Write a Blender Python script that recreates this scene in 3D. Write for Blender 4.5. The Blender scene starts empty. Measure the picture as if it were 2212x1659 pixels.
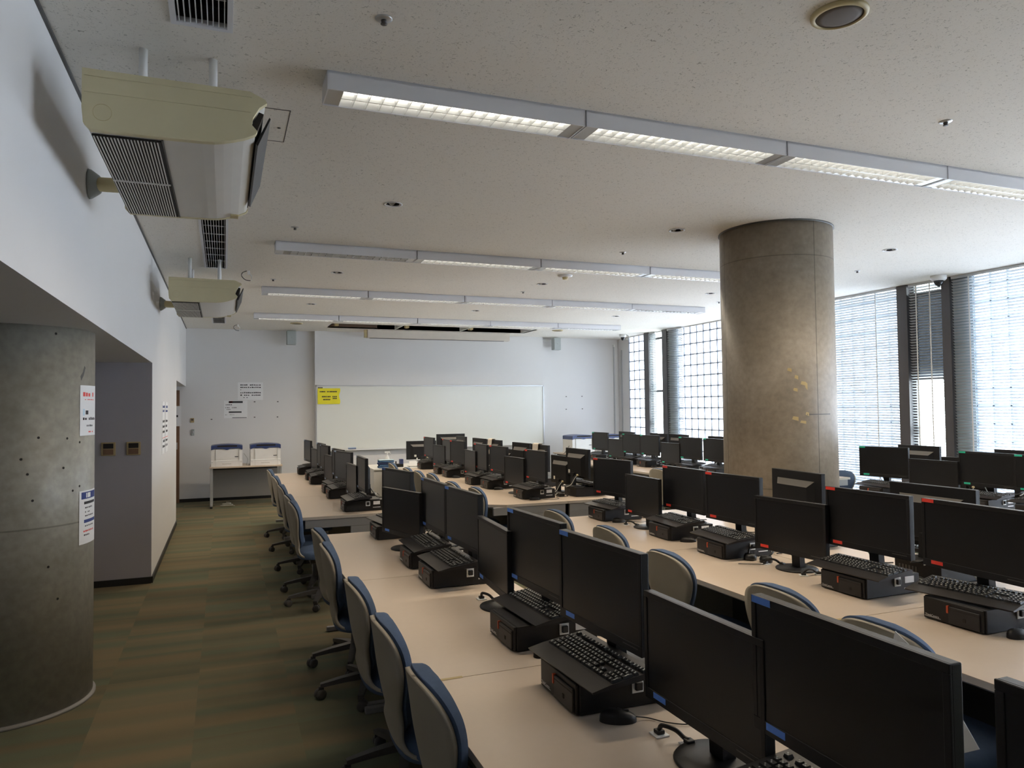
import bpy, bmesh, math, random
from mathutils import Vector, Matrix
random.seed(7)
PI = math.pi
S = bpy.context.scene
C = S.collection

# ------------------------------------------------------------------ helpers
class MB:
    """collects geometry; build() links it as ONE mesh object"""
    def __init__(s): s.v=[]; s.f=[]; s.m=[]; s.sm=[]
    def add(s, vs, fs, mi=0, smooth=False):
        o=len(s.v); s.v+= [tuple(v) for v in vs]
        for f in fs: s.f.append([i+o for i in f]); s.m.append(mi); s.sm.append(smooth)
        return s
    def box(s, x0,x1,y0,y1,z0,z1, mi=0, M=None):
        vs=[Vector((x,y,z)) for z in (z0,z1) for y in (y0,y1) for x in (x0,x1)]
        if M is not None: vs=[M@v for v in vs]
        return s.add(vs,[(0,2,3,1),(4,5,7,6),(0,1,5,4),(2,6,7,3),(0,4,6,2),(1,3,7,5)],mi)
    def bbox(s, x0,x1,y0,y1,z0,z1,b=.004,mi=0,seg=2):
        """bevelled box"""
        bm=bmesh.new(); bmesh.ops.create_cube(bm,size=1)
        for v in bm.verts: v.co=Vector(((x0+x1)/2+v.co.x*(x1-x0),(y0+y1)/2+v.co.y*(y1-y0),(z0+z1)/2+v.co.z*(z1-z0)))
        bmesh.ops.bevel(bm,geom=list(bm.edges),offset=b,segments=seg,profile=.5,affect='EDGES')
        bm.verts.ensure_lookup_table(); bm.verts.index_update()
        s.add([v.co.copy() for v in bm.verts],[[v.index for v in f.verts] for f in bm.faces],mi,False); bm.free(); return s
    def prism(s, prof, y0, y1, mi=0, axis='y', caps=True):
        n=len(prof)
        def P(a,b,t): return (a,t,b) if axis=='y' else ((t,a,b) if axis=='x' else (a,b,t))
        vs=[P(a,b,y0) for a,b in prof]+[P(a,b,y1) for a,b in prof]
        fs=[(i,(i+1)%n,(i+1)%n+n,i+n) for i in range(n)]
        if caps: fs+=[tuple(range(n))[::-1],tuple(range(n,2*n))]
        return s.add(vs,fs,mi)
    def lathe(s, prof, c=(0,0,0), n=32, mi=0, smooth=True, ax='z', caps=True):
        vs=[];fs=[]
        for r,z in prof:
            for k in range(n):
                a=2*PI*k/n; x,y=r*math.cos(a),r*math.sin(a)
                if ax=='z': vs.append((c[0]+x,c[1]+y,c[2]+z))
                elif ax=='x': vs.append((c[0]+z,c[1]+x,c[2]+y))
                else: vs.append((c[0]+x,c[1]+z,c[2]+y))
        m=len(prof)
        for j in range(m-1):
            for k in range(n): fs.append((j*n+k,j*n+(k+1)%n,(j+1)*n+(k+1)%n,(j+1)*n+k))
        if caps: fs.append(tuple(range(n))[::-1]); fs.append(tuple((m-1)*n+k for k in range(n)))
        return s.add(vs,fs,mi,smooth)
    def cyl(s,c,r,h,n=24,mi=0,ax='z',smooth=True): return s.lathe([(r,0),(r,h)],c,n,mi,smooth,ax)
    def tube(s, pts, r, n=8, mi=0):
        pts=[Vector(p) for p in pts]; vs=[];fs=[]; up=Vector((0,0,1))
        for i,p in enumerate(pts):
            t=(pts[min(i+1,len(pts)-1)]-pts[max(i-1,0)]).normalized()
            a=t.cross(up)
            if a.length<1e-3: a=t.cross(Vector((1,0,0)))
            a.normalize(); b=t.cross(a)
            rr=r[i] if isinstance(r,(list,tuple)) else r
            for k in range(n):
                q=2*PI*k/n; vs.append(p+a*math.cos(q)*rr+b*math.sin(q)*rr)
        for i in range(len(pts)-1):
            for k in range(n): fs.append((i*n+k,i*n+(k+1)%n,(i+1)*n+(k+1)%n,(i+1)*n+k))
        fs.append(tuple(range(n))[::-1]); fs.append(tuple((len(pts)-1)*n+k for k in range(n)))
        return s.add(vs,fs,mi,True)
    def grid(s, fn, nu, nv, mi=0, smooth=True):
        vs=[fn(i/nu,j/nv) for j in range(nv+1) for i in range(nu+1)]
        fs=[(j*(nu+1)+i,j*(nu+1)+i+1,(j+1)*(nu+1)+i+1,(j+1)*(nu+1)+i) for j in range(nv) for i in range(nu)]
        return s.add(vs,fs,mi,smooth)
    def build(s, name, mats, parent=None, fix=True):
        me=bpy.data.meshes.new(name); me.from_pydata(s.v,[],s.f)
        for m in (mats if isinstance(mats,(list,tuple)) else [mats]): me.materials.append(m)
        me.polygons.foreach_set('material_index',s.m); me.polygons.foreach_set('use_smooth',s.sm)
        if fix:
            bm=bmesh.new(); bm.from_mesh(me); bmesh.ops.recalc_face_normals(bm,faces=bm.faces); bm.to_mesh(me); bm.free()
        me.update(); o=bpy.data.objects.new(name,me); C.objects.link(o)
        if parent: o.parent=parent
        return o

def spline(pts, n=8):
    pts=[Vector(p) for p in pts]; out=[]
    for i in range(len(pts)-1):
        p0=pts[max(i-1,0)];p1=pts[i];p2=pts[i+1];p3=pts[min(i+2,len(pts)-1)]
        for k in range(n):
            t=k/n; out.append(.5*((2*p1)+(-p0+p2)*t+(2*p0-5*p1+4*p2-p3)*t*t+(-p0+3*p1-3*p2+p3)*t**3))
    out.append(pts[-1]); return out

def tag(o,label=None,cat=None,group=None,kind=None):
    if label: o['label']=label
    if cat: o['category']=cat
    if group: o['group']=group
    if kind: o['kind']=kind
    return o
def thing(name,label,cat,loc=(0,0,0),rz=0,group=None):
    o=bpy.data.objects.new(name,None); o.empty_display_size=.1; C.objects.link(o)
    o.location=loc; o.rotation_euler=(0,0,rz); return tag(o,label,cat,group)
def structure(o): o['kind']='structure'; return o
def dup(o,parent=None):
    c=o.copy(); C.objects.link(c)
    if parent is not None: c.parent=parent
    for ch in list(o.children): dup(ch,c)
    return c
protos={}
def place(key,make,name_label,cat,loc,rz,group,ry=0.0,skip=()):
    """first use builds the thing, later ones copy it with its parts"""
    if key not in protos: protos[key]=make(); r=protos[key]
    else: r=dup(protos[key])
    r.location=loc; r.rotation_euler=(0,ry,rz); tag(r,name_label,cat,group); return r

# ------------------------------------------------------------------ materials
def mat(name,col,rough=.5,metal=0.,spec=.5,var=.06,scale=8.,bump=0.,bscale=200.,emit=None,estr=0.,coat=0.):
    m=bpy.data.materials.new(name); m.use_nodes=True; nt=m.node_tree; b=nt.nodes['Principled BSDF']
    b.inputs['Roughness'].default_value=rough; b.inputs['Metallic'].default_value=metal
    b.inputs['Specular IOR Level'].default_value=spec; b.inputs['Coat Weight'].default_value=coat
    tc=nt.nodes.new('ShaderNodeTexCoord'); nz=nt.nodes.new('ShaderNodeTexNoise'); nz.inputs['Scale'].default_value=scale; nz.inputs['Detail'].default_value=3
    nt.links.new(tc.outputs['Object'],nz.inputs['Vector'])
    mr=nt.nodes.new('ShaderNodeMapRange'); mr.inputs['To Min'].default_value=1-var; mr.inputs['To Max'].default_value=1+var
    nt.links.new(nz.outputs['Fac'],mr.inputs['Value'])
    mx=nt.nodes.new('ShaderNodeMix'); mx.data_type='RGBA'; mx.blend_type='MULTIPLY'; mx.inputs[0].default_value=1
    mx.inputs[6].default_value=(*col,1); nt.links.new(mr.outputs[0],mx.inputs[7]); nt.links.new(mx.outputs[2],b.inputs['Base Color'])
    if bump:
        n2=nt.nodes.new('ShaderNodeTexNoise'); n2.inputs['Scale'].default_value=bscale; nt.links.new(tc.outputs['Object'],n2.inputs['Vector'])
        bp=nt.nodes.new('ShaderNodeBump'); bp.inputs['Strength'].default_value=bump; bp.inputs['Distance'].default_value=.002
        nt.links.new(n2.outputs['Fac'],bp.inputs['Height']); nt.links.new(bp.outputs[0],b.inputs['Normal'])
    if emit: b.inputs['Emission Color'].default_value=(*emit,1); b.inputs['Emission Strength'].default_value=estr
    return m
M={}
M['wall']=mat('wall_paint',(.70,.69,.68),.75,var=.02,scale=2,bump=.1,bscale=300)
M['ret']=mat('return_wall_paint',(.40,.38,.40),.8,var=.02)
M['black']=mat('black_vinyl',(.012,.012,.012),.5)
M['bezel']=mat('black_plastic',(.011,.011,.012),.42,spec=.35,bump=.15,bscale=900)
M['screen']=mat('dark_lcd',(.005,.005,.006),.36,spec=.5,var=.02)
M['case']=mat('black_steel_case',(.013,.012,.012),.45,spec=.35,bump=.1,bscale=900)
M['case2']=mat('black_drive_bay',(.022,.020,.020),.4,spec=.35)
M['key']=mat('black_keycap',(.016,.016,.016),.5)
M['legend']=mat('keycap_legend',(.62,.62,.56),.6)
M['silver']=mat('silver_print',(.75,.75,.75),.35,metal=.5)
M['orange']=mat('orange_sticker',(.50,.07,.02),.5)
M['blue']=mat('blue_label_tape',(.10,.26,.75),.5)
M['red']=mat('red_label_tape',(.80,.05,.03),.5)
M['green']=mat('green_label_tape',(.02,.48,.30),.5)
M['grey_lab']=mat('pale_label_tape',(.35,.45,.62),.5)
M['white']=mat('white_plastic',(.78,.78,.76),.45)
M['vent']=mat('lit_ledge_grey',(.085,.078,.07),.6)  # on monitor ledges this paler tone paints in caught light; elsewhere plain grey
M['sticker']=mat('rating_sticker',(.7,.68,.6),.6)
M['desk']=mat('beige_laminate',(.58,.475,.375),.34,var=.03,scale=30,spec=.45)
M['deskedge']=mat('beige_edge_band',(.50,.44,.37),.5)
M['deskmetal']=mat('grey_desk_steel',(.26,.25,.24),.5)
M['deskdark']=mat('dark_modesty_panel',(.03,.03,.032),.6)
M['shell']=mat('beige_chair_shell',(.33,.295,.235),.55,var=.05,bump=.1)
M['cush']=mat('blue_fabric',(.070,.112,.20),.95,var=.12,scale=60,bump=.5,bscale=1500)
M['dkgrey']=mat('dark_grey_plastic',(.075,.07,.065),.5)
M['lens']=mat('black_glass',(.01,.01,.012),.1)
M['cream']=mat('aged_cream_plastic',(.62,.56,.36),.5)
M['acwhite']=mat('off_white_enamel',(.66,.65,.62),.3)
M['navy']=mat('navy_plastic',(.035,.055,.16),.35)
M['printer']=mat('printer_white',(.80,.79,.77),.4)
M['yellow']=mat('yellow_paper',(.85,.76,.03),.7)
M['paper']=mat('white_paper',(.80,.80,.80),.8,var=.02)
M['ink']=mat('black_ink',(.03,.03,.035),.7)
M['redink']=mat('red_ink',(.75,.08,.07),.7)
M['navyink']=mat('navy_ink',(.03,.05,.20),.7)
M['board']=mat('whiteboard_enamel',(.76,.77,.72),.22,var=.01)
M['alu']=mat('aluminium',(.55,.56,.57),.35,metal=.7)
M['fixture']=mat('white_fixture_steel',(.70,.70,.72),.4,var=.02)
M['louver']=mat('mirror_louver',(.80,.80,.78),.25,metal=.35,var=.02)
M['tan']=mat('tan_switch_plate',(.42,.32,.16),.5)
M['wood']=mat('brown_wood',(.20,.11,.06),.6,var=.3,scale=6)
M['post']=mat('dark_steel_post',(.085,.08,.085),.45)
M['strip']=mat('pale_blue_panel',(.36,.44,.48),.6)
M['mortar']=mat('grey_mortar',(.26,.29,.34),.8)
M['speaker']=mat('grey_speaker_cloth',(.38,.41,.40),.7,bump=.4,bscale=1200)
M['grille']=mat('brown_speaker_mesh',(.13,.105,.085),.7,bump=.4,bscale=900)
M['rim']=mat('yellowed_rim',(.55,.46,.25),.5)
M['cloth']=mat('beige_cloth',(.66,.60,.52),.95,bump=.4,bscale=900)
M['cable']=mat('black_cable',(.012,.012,.014),.45)
M['gcable']=mat('grey_cable',(.42,.42,.38),.5)
M['gold']=mat('cream_connector',(.62,.52,.28),.4)
M['tape']=mat('yellow_tape',(.46,.35,.17),.6)
M['towel']=mat('blue_cloth_stack',(.10,.20,.38),.8,var=.3,scale=40)
M['cyan']=mat('pale_blue_film',(.45,.62,.72),.35)
M['shaft']=mat('dark_shaft',(.02,.017,.015),.9)
M['brown']=mat('brown_shaft_lining',(.10,.055,.03),.6)
M['chrome']=mat('chrome',(.7,.7,.7),.15,metal=1)

# glass block and clear glass
def glassblock():
    m=bpy.data.materials.new('glass_block'); m.use_nodes=True; nt=m.node_tree; nt.nodes.clear()
    o=nt.nodes.new('ShaderNodeOutputMaterial'); t=nt.nodes.new('ShaderNodeBsdfTranslucent'); t.inputs[0].default_value=(.94,.96,.98,1)
    tr=nt.nodes.new('ShaderNodeBsdfTransparent'); tr.inputs[0].default_value=(.92,.95,.98,1)
    g=nt.nodes.new('ShaderNodeBsdfGlossy'); g.inputs['Roughness'].default_value=.15
    a=nt.nodes.new('ShaderNodeMixShader'); b=nt.nodes.new('ShaderNodeMixShader')
    nz=nt.nodes.new('ShaderNodeTexNoise'); nz.inputs['Scale'].default_value=9; tc=nt.nodes.new('ShaderNodeTexCoord'); nt.links.new(tc.outputs['Object'],nz.inputs['Vector'])
    mr=nt.nodes.new('ShaderNodeMapRange'); mr.inputs['To Min'].default_value=.25; mr.inputs['To Max'].default_value=.65; nt.links.new(nz.outputs['Fac'],mr.inputs['Value'])
    nt.links.new(mr.outputs[0],a.inputs[0]); nt.links.new(t.outputs[0],a.inputs[1]); nt.links.new(tr.outputs[0],a.inputs[2])
    b.inputs[0].default_value=.05; nt.links.new(a.outputs[0],b.inputs[1]); nt.links.new(g.outputs[0],b.inputs[2]); nt.links.new(b.outputs[0],o.inputs[0]); return m
M['gblock']=glassblock()
def clearglass():
    m=bpy.data.materials.new('window_glass'); m.use_nodes=True; nt=m.node_tree; nt.nodes.clear()
    o=nt.nodes.new('ShaderNodeOutputMaterial'); tr=nt.nodes.new('ShaderNodeBsdfTransparent'); tr.inputs[0].default_value=(.93,.97,.96,1)
    g=nt.nodes.new('ShaderNodeBsdfGlossy'); g.inputs['Roughness'].default_value=.02
    x=nt.nodes.new('ShaderNodeMixShader'); x.inputs[0].default_value=.04; nt.links.new(tr.outputs[0],x.inputs[1]); nt.links.new(g.outputs[0],x.inputs[2]); nt.links.new(x.outputs[0],o.inputs[0]); return m
M['glass']=clearglass()
def palemortar():
    m=bpy.data.materials.new('pale_translucent_joint'); m.use_nodes=True; nt=m.node_tree; nt.nodes.clear()
    o=nt.nodes.new('ShaderNodeOutputMaterial'); d=nt.nodes.new('ShaderNodeBsdfDiffuse'); t=nt.nodes.new('ShaderNodeBsdfTranslucent'); t.inputs[0].default_value=(.75,.82,.9,1)
    tc=nt.nodes.new('ShaderNodeTexCoord'); nz=nt.nodes.new('ShaderNodeTexNoise'); nz.inputs['Scale'].default_value=5; nt.links.new(tc.outputs['Object'],nz.inputs['Vector'])
    r=nt.nodes.new('ShaderNodeValToRGB'); r.color_ramp.elements[0].color=(.45,.5,.55,1); r.color_ramp.elements[1].color=(.6,.66,.7,1); nt.links.new(nz.outputs['Fac'],r.inputs[0]); nt.links.new(r.outputs[0],d.inputs[0])
    x=nt.nodes.new('ShaderNodeMixShader'); x.inputs[0].default_value=.45; nt.links.new(d.outputs[0],x.inputs[1]); nt.links.new(t.outputs[0],x.inputs[2]); nt.links.new(x.outputs[0],o.inputs[0]); return m
M['pmortar']=palemortar()
M['tint']=clearglass(); M['tint'].name='tinted_glass'; M['tint'].node_tree.nodes['Transparent BSDF'].inputs[0].default_value=(.09,.10,.11,1)
def slatmat():
    m=bpy.data.materials.new('blind_slat'); m.use_nodes=True; nt=m.node_tree; b=nt.nodes['Principled BSDF']
    tc=nt.nodes.new('ShaderNodeTexCoord'); nz=nt.nodes.new('ShaderNodeTexNoise'); nz.inputs['Scale'].default_value=3; nt.links.new(tc.outputs['Object'],nz.inputs['Vector'])
    r=nt.nodes.new('ShaderNodeValToRGB'); r.color_ramp.elements[0].color=(.55,.58,.60,1); r.color_ramp.elements[1].color=(.66,.69,.71,1); nt.links.new(nz.outputs['Fac'],r.inputs[0]); nt.links.new(r.outputs[0],b.inputs['Base Color']); b.inputs['Roughness'].default_value=.5
    return m
M['slat']=slatmat()

def concrete(name,seams=(),rings=(),tint=(.36,.33,.28)):
    """board-marked concrete; the seams are casting joints in the surface itself"""
    m=bpy.data.materials.new(name); m.use_nodes=True; nt=m.node_tree; b=nt.nodes['Principled BSDF']; N=nt.nodes.new; Lk=nt.links.new
    b.inputs['Roughness'].default_value=.42; b.inputs['Specular IOR Level'].default_value=.45
    tc=N('ShaderNodeTexCoord')
    n1=N('ShaderNodeTexNoise'); n1.inputs['Scale'].default_value=1.7; n1.inputs['Detail'].default_value=6; n1.inputs['Roughness'].default_value=.6; Lk(tc.outputs['Object'],n1.inputs['Vector'])
    n2=N('ShaderNodeTexNoise'); n2.inputs['Scale'].default_value=24; n2.inputs['Detail'].default_value=8; Lk(tc.outputs['Object'],n2.inputs['Vector'])
    r=N('ShaderNodeValToRGB'); r.color_ramp.elements[0].position=.3; r.color_ramp.elements[1].position=.7
    r.color_ramp.elements[0].color=(tint[0]*.72,tint[1]*.70,tint[2]*.66,1); r.color_ramp.elements[1].color=(tint[0]*1.12,tint[1]*1.12,tint[2]*1.12,1); Lk(n1.outputs['Fac'],r.inputs[0])
    r2=N('ShaderNodeMapRange'); r2.inputs['From Min'].default_value=.3; r2.inputs['From Max'].default_value=.7; r2.inputs['To Min'].default_value=.86; r2.inputs['To Max'].default_value=1.12; Lk(n2.outputs['Fac'],r2.inputs['Value'])
    mx=N('ShaderNodeMix'); mx.data_type='RGBA'; mx.blend_type='MULTIPLY'; mx.inputs[0].default_value=1; Lk(r.outputs[0],mx.inputs[6]); Lk(r2.outputs[0],mx.inputs[7]); last=mx.outputs[2]
    sp=N('ShaderNodeSeparateXYZ'); Lk(tc.outputs['Object'],sp.inputs[0])
    at=N('ShaderNodeMath'); at.operation='ARCTAN2'; Lk(sp.outputs['Y'],at.inputs[0]); Lk(sp.outputs['X'],at.inputs[1])
    def line(src,val,w,dark):
        nonlocal last
        d=N('ShaderNodeMath'); d.operation='SUBTRACT'; Lk(src,d.inputs[0]); d.inputs[1].default_value=val
        a=N('ShaderNodeMath'); a.operation='ABSOLUTE'; Lk(d.outputs[0],a.inputs[0])
        k=N('ShaderNodeMapRange'); k.inputs['From Min'].default_value=w*.4; k.inputs['From Max'].default_value=w; k.inputs['To Min'].default_value=dark; k.inputs['To Max'].default_value=1; Lk(a.outputs[0],k.inputs['Value'])
        q=N('ShaderNodeMix'); q.data_type='RGBA'; q.blend_type='MULTIPLY'; q.inputs[0].default_value=1; Lk(last,q.inputs[6]); Lk(k.outputs[0],q.inputs[7]); last=q.outputs[2]
    for a in seams: line(at.outputs[0],math.radians(a),.012,.45)
    for z in rings: line(sp.outputs['Z'],z,.006,.6)
    Lk(last,b.inputs['Base Color'])
    bp=N('ShaderNodeBump'); bp.inputs['Strength'].default_value=.25; bp.inputs['Distance'].default_value=.004; Lk(n2.outputs['Fac'],bp.inputs['Height']); Lk(bp.outputs[0],b.inputs['Normal'])
    return m

def carpet():
    m=bpy.data.materials.new('carpet_tiles'); m.use_nodes=True; nt=m.node_tree; b=nt.nodes['Principled BSDF']; N=nt.nodes.new; Lk=nt.links.new
    b.inputs['Roughness'].default_value=.95; b.inputs['Specular IOR Level'].default_value=.15
    tc=N('ShaderNodeTexCoord'); sp=N('ShaderNodeSeparateXYZ'); Lk(tc.outputs['Object'],sp.inputs[0])
    def mth(op,a,bv=None):
        n=N('ShaderNodeMath'); n.operation=op
        if hasattr(a,'is_linked') or hasattr(a,'links'): Lk(a,n.inputs[0])
        else: n.inputs[0].default_value=a
        if bv is not None:
            if hasattr(bv,'links'): Lk(bv,n.inputs[1])
            else: n.inputs[1].default_value=bv
        return n.outputs[0]
    fx=mth('FLOOR',mth('DIVIDE',mth('ADD',sp.outputs['X'],.14),.5)); fy=mth('FLOOR',mth('DIVIDE',sp.outputs['Y'],.5))
    cb=N('ShaderNodeCombineXYZ'); Lk(mth('MULTIPLY',fx,7.31),cb.inputs[0]); Lk(mth('ADD',mth('MULTIPLY',fy,.35),mth('MULTIPLY',sp.outputs['Y'],5.2)),cb.inputs[1]); Lk(mth('MULTIPLY',fy,.9),cb.inputs[2])
    n1=N('ShaderNodeTexNoise'); n1.inputs['Scale'].default_value=1.0; n1.inputs['Detail'].default_value=1.5; Lk(cb.outputs[0],n1.inputs['Vector'])
    cb2=N('ShaderNodeCombineXYZ'); Lk(mth('ADD',mth('MULTIPLY',fx,3.77),4.),cb2.inputs[0]); Lk(mth('MULTIPLY',sp.outputs['Y'],3.1),cb2.inputs[1]); Lk(mth('MULTIPLY',fy,1.7),cb2.inputs[2])
    n3=N('ShaderNodeTexNoise'); n3.inputs['Scale'].default_value=1.0; Lk(cb2.outputs[0],n3.inputs['Vector'])
    r=N('ShaderNodeValToRGB'); e=r.color_ramp.elements; e[0].position=.38; e[0].color=(.145,.155,.100,1); e[1].position=.66; e[1].color=(.215,.170,.100,1)
    x=e.new(.5); x.color=(.175,.158,.098,1); Lk(n1.outputs['Fac'],r.inputs[0])
    mr=N('ShaderNodeMapRange'); mr.inputs['From Min'].default_value=.3; mr.inputs['From Max'].default_value=.7; mr.inputs['To Min'].default_value=.82; mr.inputs['To Max'].default_value=1.12; Lk(n3.outputs['Fac'],mr.inputs['Value'])
    nf=N('ShaderNodeTexNoise'); nf.inputs['Scale'].default_value=420; Lk(tc.outputs['Object'],nf.inputs['Vector'])
    mf=N('ShaderNodeMapRange'); mf.inputs['To Min'].default_value=.75; mf.inputs['To Max'].default_value=1.25; Lk(nf.outputs['Fac'],mf.inputs['Value'])
    q=N('ShaderNodeMix'); q.data_type='RGBA'; q.blend_type='MULTIPLY'; q.inputs[0].default_value=1; Lk(r.outputs[0],q.inputs[6]); Lk(mth('MULTIPLY',mr.outputs[0],mf.outputs[0]),q.inputs[7]); Lk(q.outputs[2],b.inputs['Base Color'])
    bp=N('ShaderNodeBump'); bp.inputs['Strength'].default_value=.5; bp.inputs['Distance'].default_value=.003; Lk(nf.outputs['Fac'],bp.inputs['Height']); Lk(bp.outputs[0],b.inputs['Normal']); return m
M['carpet']=carpet()
def ceilmat():
    m=bpy.data.materials.new('acoustic_ceiling_board'); m.use_nodes=True; nt=m.node_tree; b=nt.nodes['Principled BSDF']; N=nt.nodes.new; Lk=nt.links.new
    b.inputs['Roughness'].default_value=.85; b.inputs['Specular IOR Level'].default_value=.2
    tc=N('ShaderNodeTexCoord'); n1=N('ShaderNodeTexNoise'); n1.inputs['Scale'].default_value=70; n1.inputs['Detail'].default_value=5; n1.inputs['Distortion'].default_value=1.5; Lk(tc.outputs['Object'],n1.inputs['Vector'])
    r=N('ShaderNodeValToRGB'); e=r.color_ramp.elements; e[0].position=.27; e[0].color=(.36,.34,.29,1); e[1].position=.41; e[1].color=(.80,.765,.70,1); Lk(n1.outputs['Fac'],r.inputs[0])
    n2=N('ShaderNodeTexNoise'); n2.inputs['Scale'].default_value=.8; n2.inputs['Detail'].default_value=3; Lk(tc.outputs['Object'],n2.inputs['Vector'])
    mr=N('ShaderNodeMapRange'); mr.inputs['To Min'].default_value=.95; mr.inputs['To Max'].default_value=1.05; Lk(n2.outputs['Fac'],mr.inputs['Value'])
    q=N('ShaderNodeMix'); q.data_type='RGBA'; q.blend_type='MULTIPLY'; q.inputs[0].default_value=1; Lk(r.outputs[0],q.inputs[6]); Lk(mr.outputs[0],q.inputs[7]); Lk(q.outputs[2],b.inputs['Base Color'])
    bp=N('ShaderNodeBump'); bp.inputs['Strength'].default_value=.3; bp.inputs['Distance'].default_value=.002; Lk(n1.outputs['Fac'],bp.inputs['Height']); Lk(bp.outputs[0],b.inputs['Normal']); return m
M['ceil']=ceilmat()

# ------------------------------------------------------------------ camera
R=((.9306666,.0012715,.3658662),(-.3656907,.0343937,.9301007),(-.0114009,-.9994076,.0324741))   # rows: world axes in lens axes (right, down, forward)
cam=bpy.data.objects.new('camera',bpy.data.cameras.new('camera')); C.objects.link(cam)
mw=Matrix.Identity(4)
for i in range(3):
    mw[i][0]=R[i][0]; mw[i][1]=-R[i][1]; mw[i][2]=-R[i][2]
mw[0][3],mw[1][3],mw[2][3]=0,0,1.62
cam.matrix_world=mw; cam.data.sensor_width=36; cam.data.sensor_fit='HORIZONTAL'; cam.data.lens=36*1582/2212; cam.data.clip_start=.05
S.camera=cam

# ------------------------------------------------------------------ room shell
H=3.12; XL=-.64; XR=8.10; YF=14.37; YB=-5.0; SOF=2.09
def plate(name,holes,x0,x1,y0,y1,z0,z1,m):
    """horizontal slab with rectangular holes"""
    xs=sorted({x0,x1,*[h[0] for h in holes],*[h[1] for h in holes]}); ys=sorted({y0,y1,*[h[2] for h in holes],*[h[3] for h in holes]})
    b=MB()
    for j in range(len(ys)-1):
        run=None
        for i in range(len(xs)-1):
            cx,cy=(xs[i]+xs[i+1])/2,(ys[j]+ys[j+1])/2
            hole=any(h[0]<cx<h[1] and h[2]<cy<h[3] for h in holes)
            if not hole and run is None: run=xs[i]
            if hole and run is not None: b.box(run,xs[i],ys[j],ys[j+1],z0,z1); run=None
        if run is not None: b.box(run,x1,ys[j],ys[j+1],z0,z1)
    return structure(b.build(name,m))
VENT=[(-.172,.010,.2,3.035),(-.172,.010,5.3,8.2),(-.172,.010,11.6,13.36)]
DL=[(x,y) for y in (5.26,8.10,10.64) for x in (1.15,3.60,6.05)]
SLOT=(1.76,5.62,12.93,13.62)
holes=VENT+[(x-.047,x+.047,y-.047,y+.047) for x,y in DL]+[SLOT]
plate('ceiling',holes,XL-2.2,XR+.35,YB-.2,YF+.2,H,H+.08,M['ceil'])
structure(MB().box(XL-2.2,XR+.35,YB-.2,YF+.2,-.1,0).build('floor',M['carpet']))
structure(MB().box(XL-2.2,XR+.35,YF,YF+.2,0,H).build('wall_far',M['wall']))
structure(MB().box(XL-2.2,XR+.35,YB-.2,YB,0,H).build('wall_back',M['wall']))
# projecting bay behind the whiteboard
structure(MB().box(1.60,6.32,14.25,YF,0,H).build('wall_board_bay',M['wall']))
# left side: fascia above the low soffit, full height stretch, second opening
w=MB(); w.box(XL-.14,XL,YB,7.77,SOF,H); w.box(XL-.14,XL,7.775,11.60,0,H); w.box(XL-.14,XL,7.77,7.775,SOF,H); w.box(XL-.14,XL,11.60,YF,2.07,H)
structure(w.build('wall_left',M['wall']))
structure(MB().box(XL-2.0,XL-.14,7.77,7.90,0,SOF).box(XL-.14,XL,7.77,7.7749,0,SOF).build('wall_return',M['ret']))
structure(MB().box(XL-2.0,XL-.14,YB,7.77,SOF,SOF+.1).build('trim_1',M['wall']))
structure(MB().box(XL-.9,XL-.14,11.6,YF,2.07,2.17).build('trim_2',M['wall']))
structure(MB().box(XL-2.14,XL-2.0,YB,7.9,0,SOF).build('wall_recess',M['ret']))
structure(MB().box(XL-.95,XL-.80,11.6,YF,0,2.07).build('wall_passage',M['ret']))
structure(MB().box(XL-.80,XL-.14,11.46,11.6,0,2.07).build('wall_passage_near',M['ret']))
d=structure(MB().box(XL-.80,XL-.10,YF-.04,YF,0,2.0).build('door_1',M['wood']))
MB().box(XL-.16,XL-.13,YF-.10,YF-.04,.95,1.07).build('door_handle',M['alu'],d)
b=MB(); b.box(XL,XL+.012,7.77,11.6,0,.06); structure(b.build('baseboard_left',M['black']))
structure(MB().box(XL-2.0,XL+.0,7.755,7.77,0,.06).build('baseboard_return',M['black']))
structure(MB().box(XL-.1,1.60,YF-.012,YF,0,.06).build('baseboard_far',M['black']))
structure(MB().box(1.60,6.32,14.238,14.25,0,.06).build('baseboard_board_bay',M['black']))
structure(MB().box(6.32,XR+.2,YF-.012,YF,0,.06).build('baseboard_far_right',M['black']))
structure(MB().box(XL,XL+.012,YB,YF,H-.012,H).build('trim_3',M['dkgrey']))
# right side beyond the glazing
structure(MB().box(XR+.12,XR+.32,13.73,YF,0,H).build('wall_right_corner',M['wall']))
structure(MB().box(XR,XR+.3,YB,13.73,0,.25).build('wall_right_sill',M['wall']))
structure(MB().box(XR-.0,XR+.3,YB,13.73,H-.02,H).build('wall_right_head',M['wall']))
structure(MB().box(XR+.105,XR+.12,14.20,14.24,0,H-.25).build('trim_4',M['alu']))

# glazing
wn=[0]
def blocks(y0,y1,pale=False):
    wn[0]+=1
    g=MB()
    n=int(round((y1-y0)/.2)); ys=[y1-.2*k for k in range(n+1)]; ys=[max(y,y0) for y in ys]
    for y in sorted(set(ys)): g.box(XR+.018,XR+.10,y-.009,y+.009,.25,H-.02)
    z=.38
    while z<H:
        g.box(XR+.018,XR+.10,y0,y1,z-.009,z+.009); z+=.2
    f=structure(g.build('window_%d'%wn[0],M['pmortar' if pale else 'mortar']))
    q=MB(); ycuts=sorted(set(ys)); z=.18
    while z<H-.02:
        za,zb=max(z+.009,.25),min(z+.191,H-.02)
        for a,b_ in zip(ycuts[:-1],ycuts[1:]):
            if b_-a<.03: continue
            q.bbox(XR+.025,XR+.095,a+.009,b_-.009,za,zb,b=.012,seg=1)
        z+=.2
    q.build('glass_block',M['gblock'],f)
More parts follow.
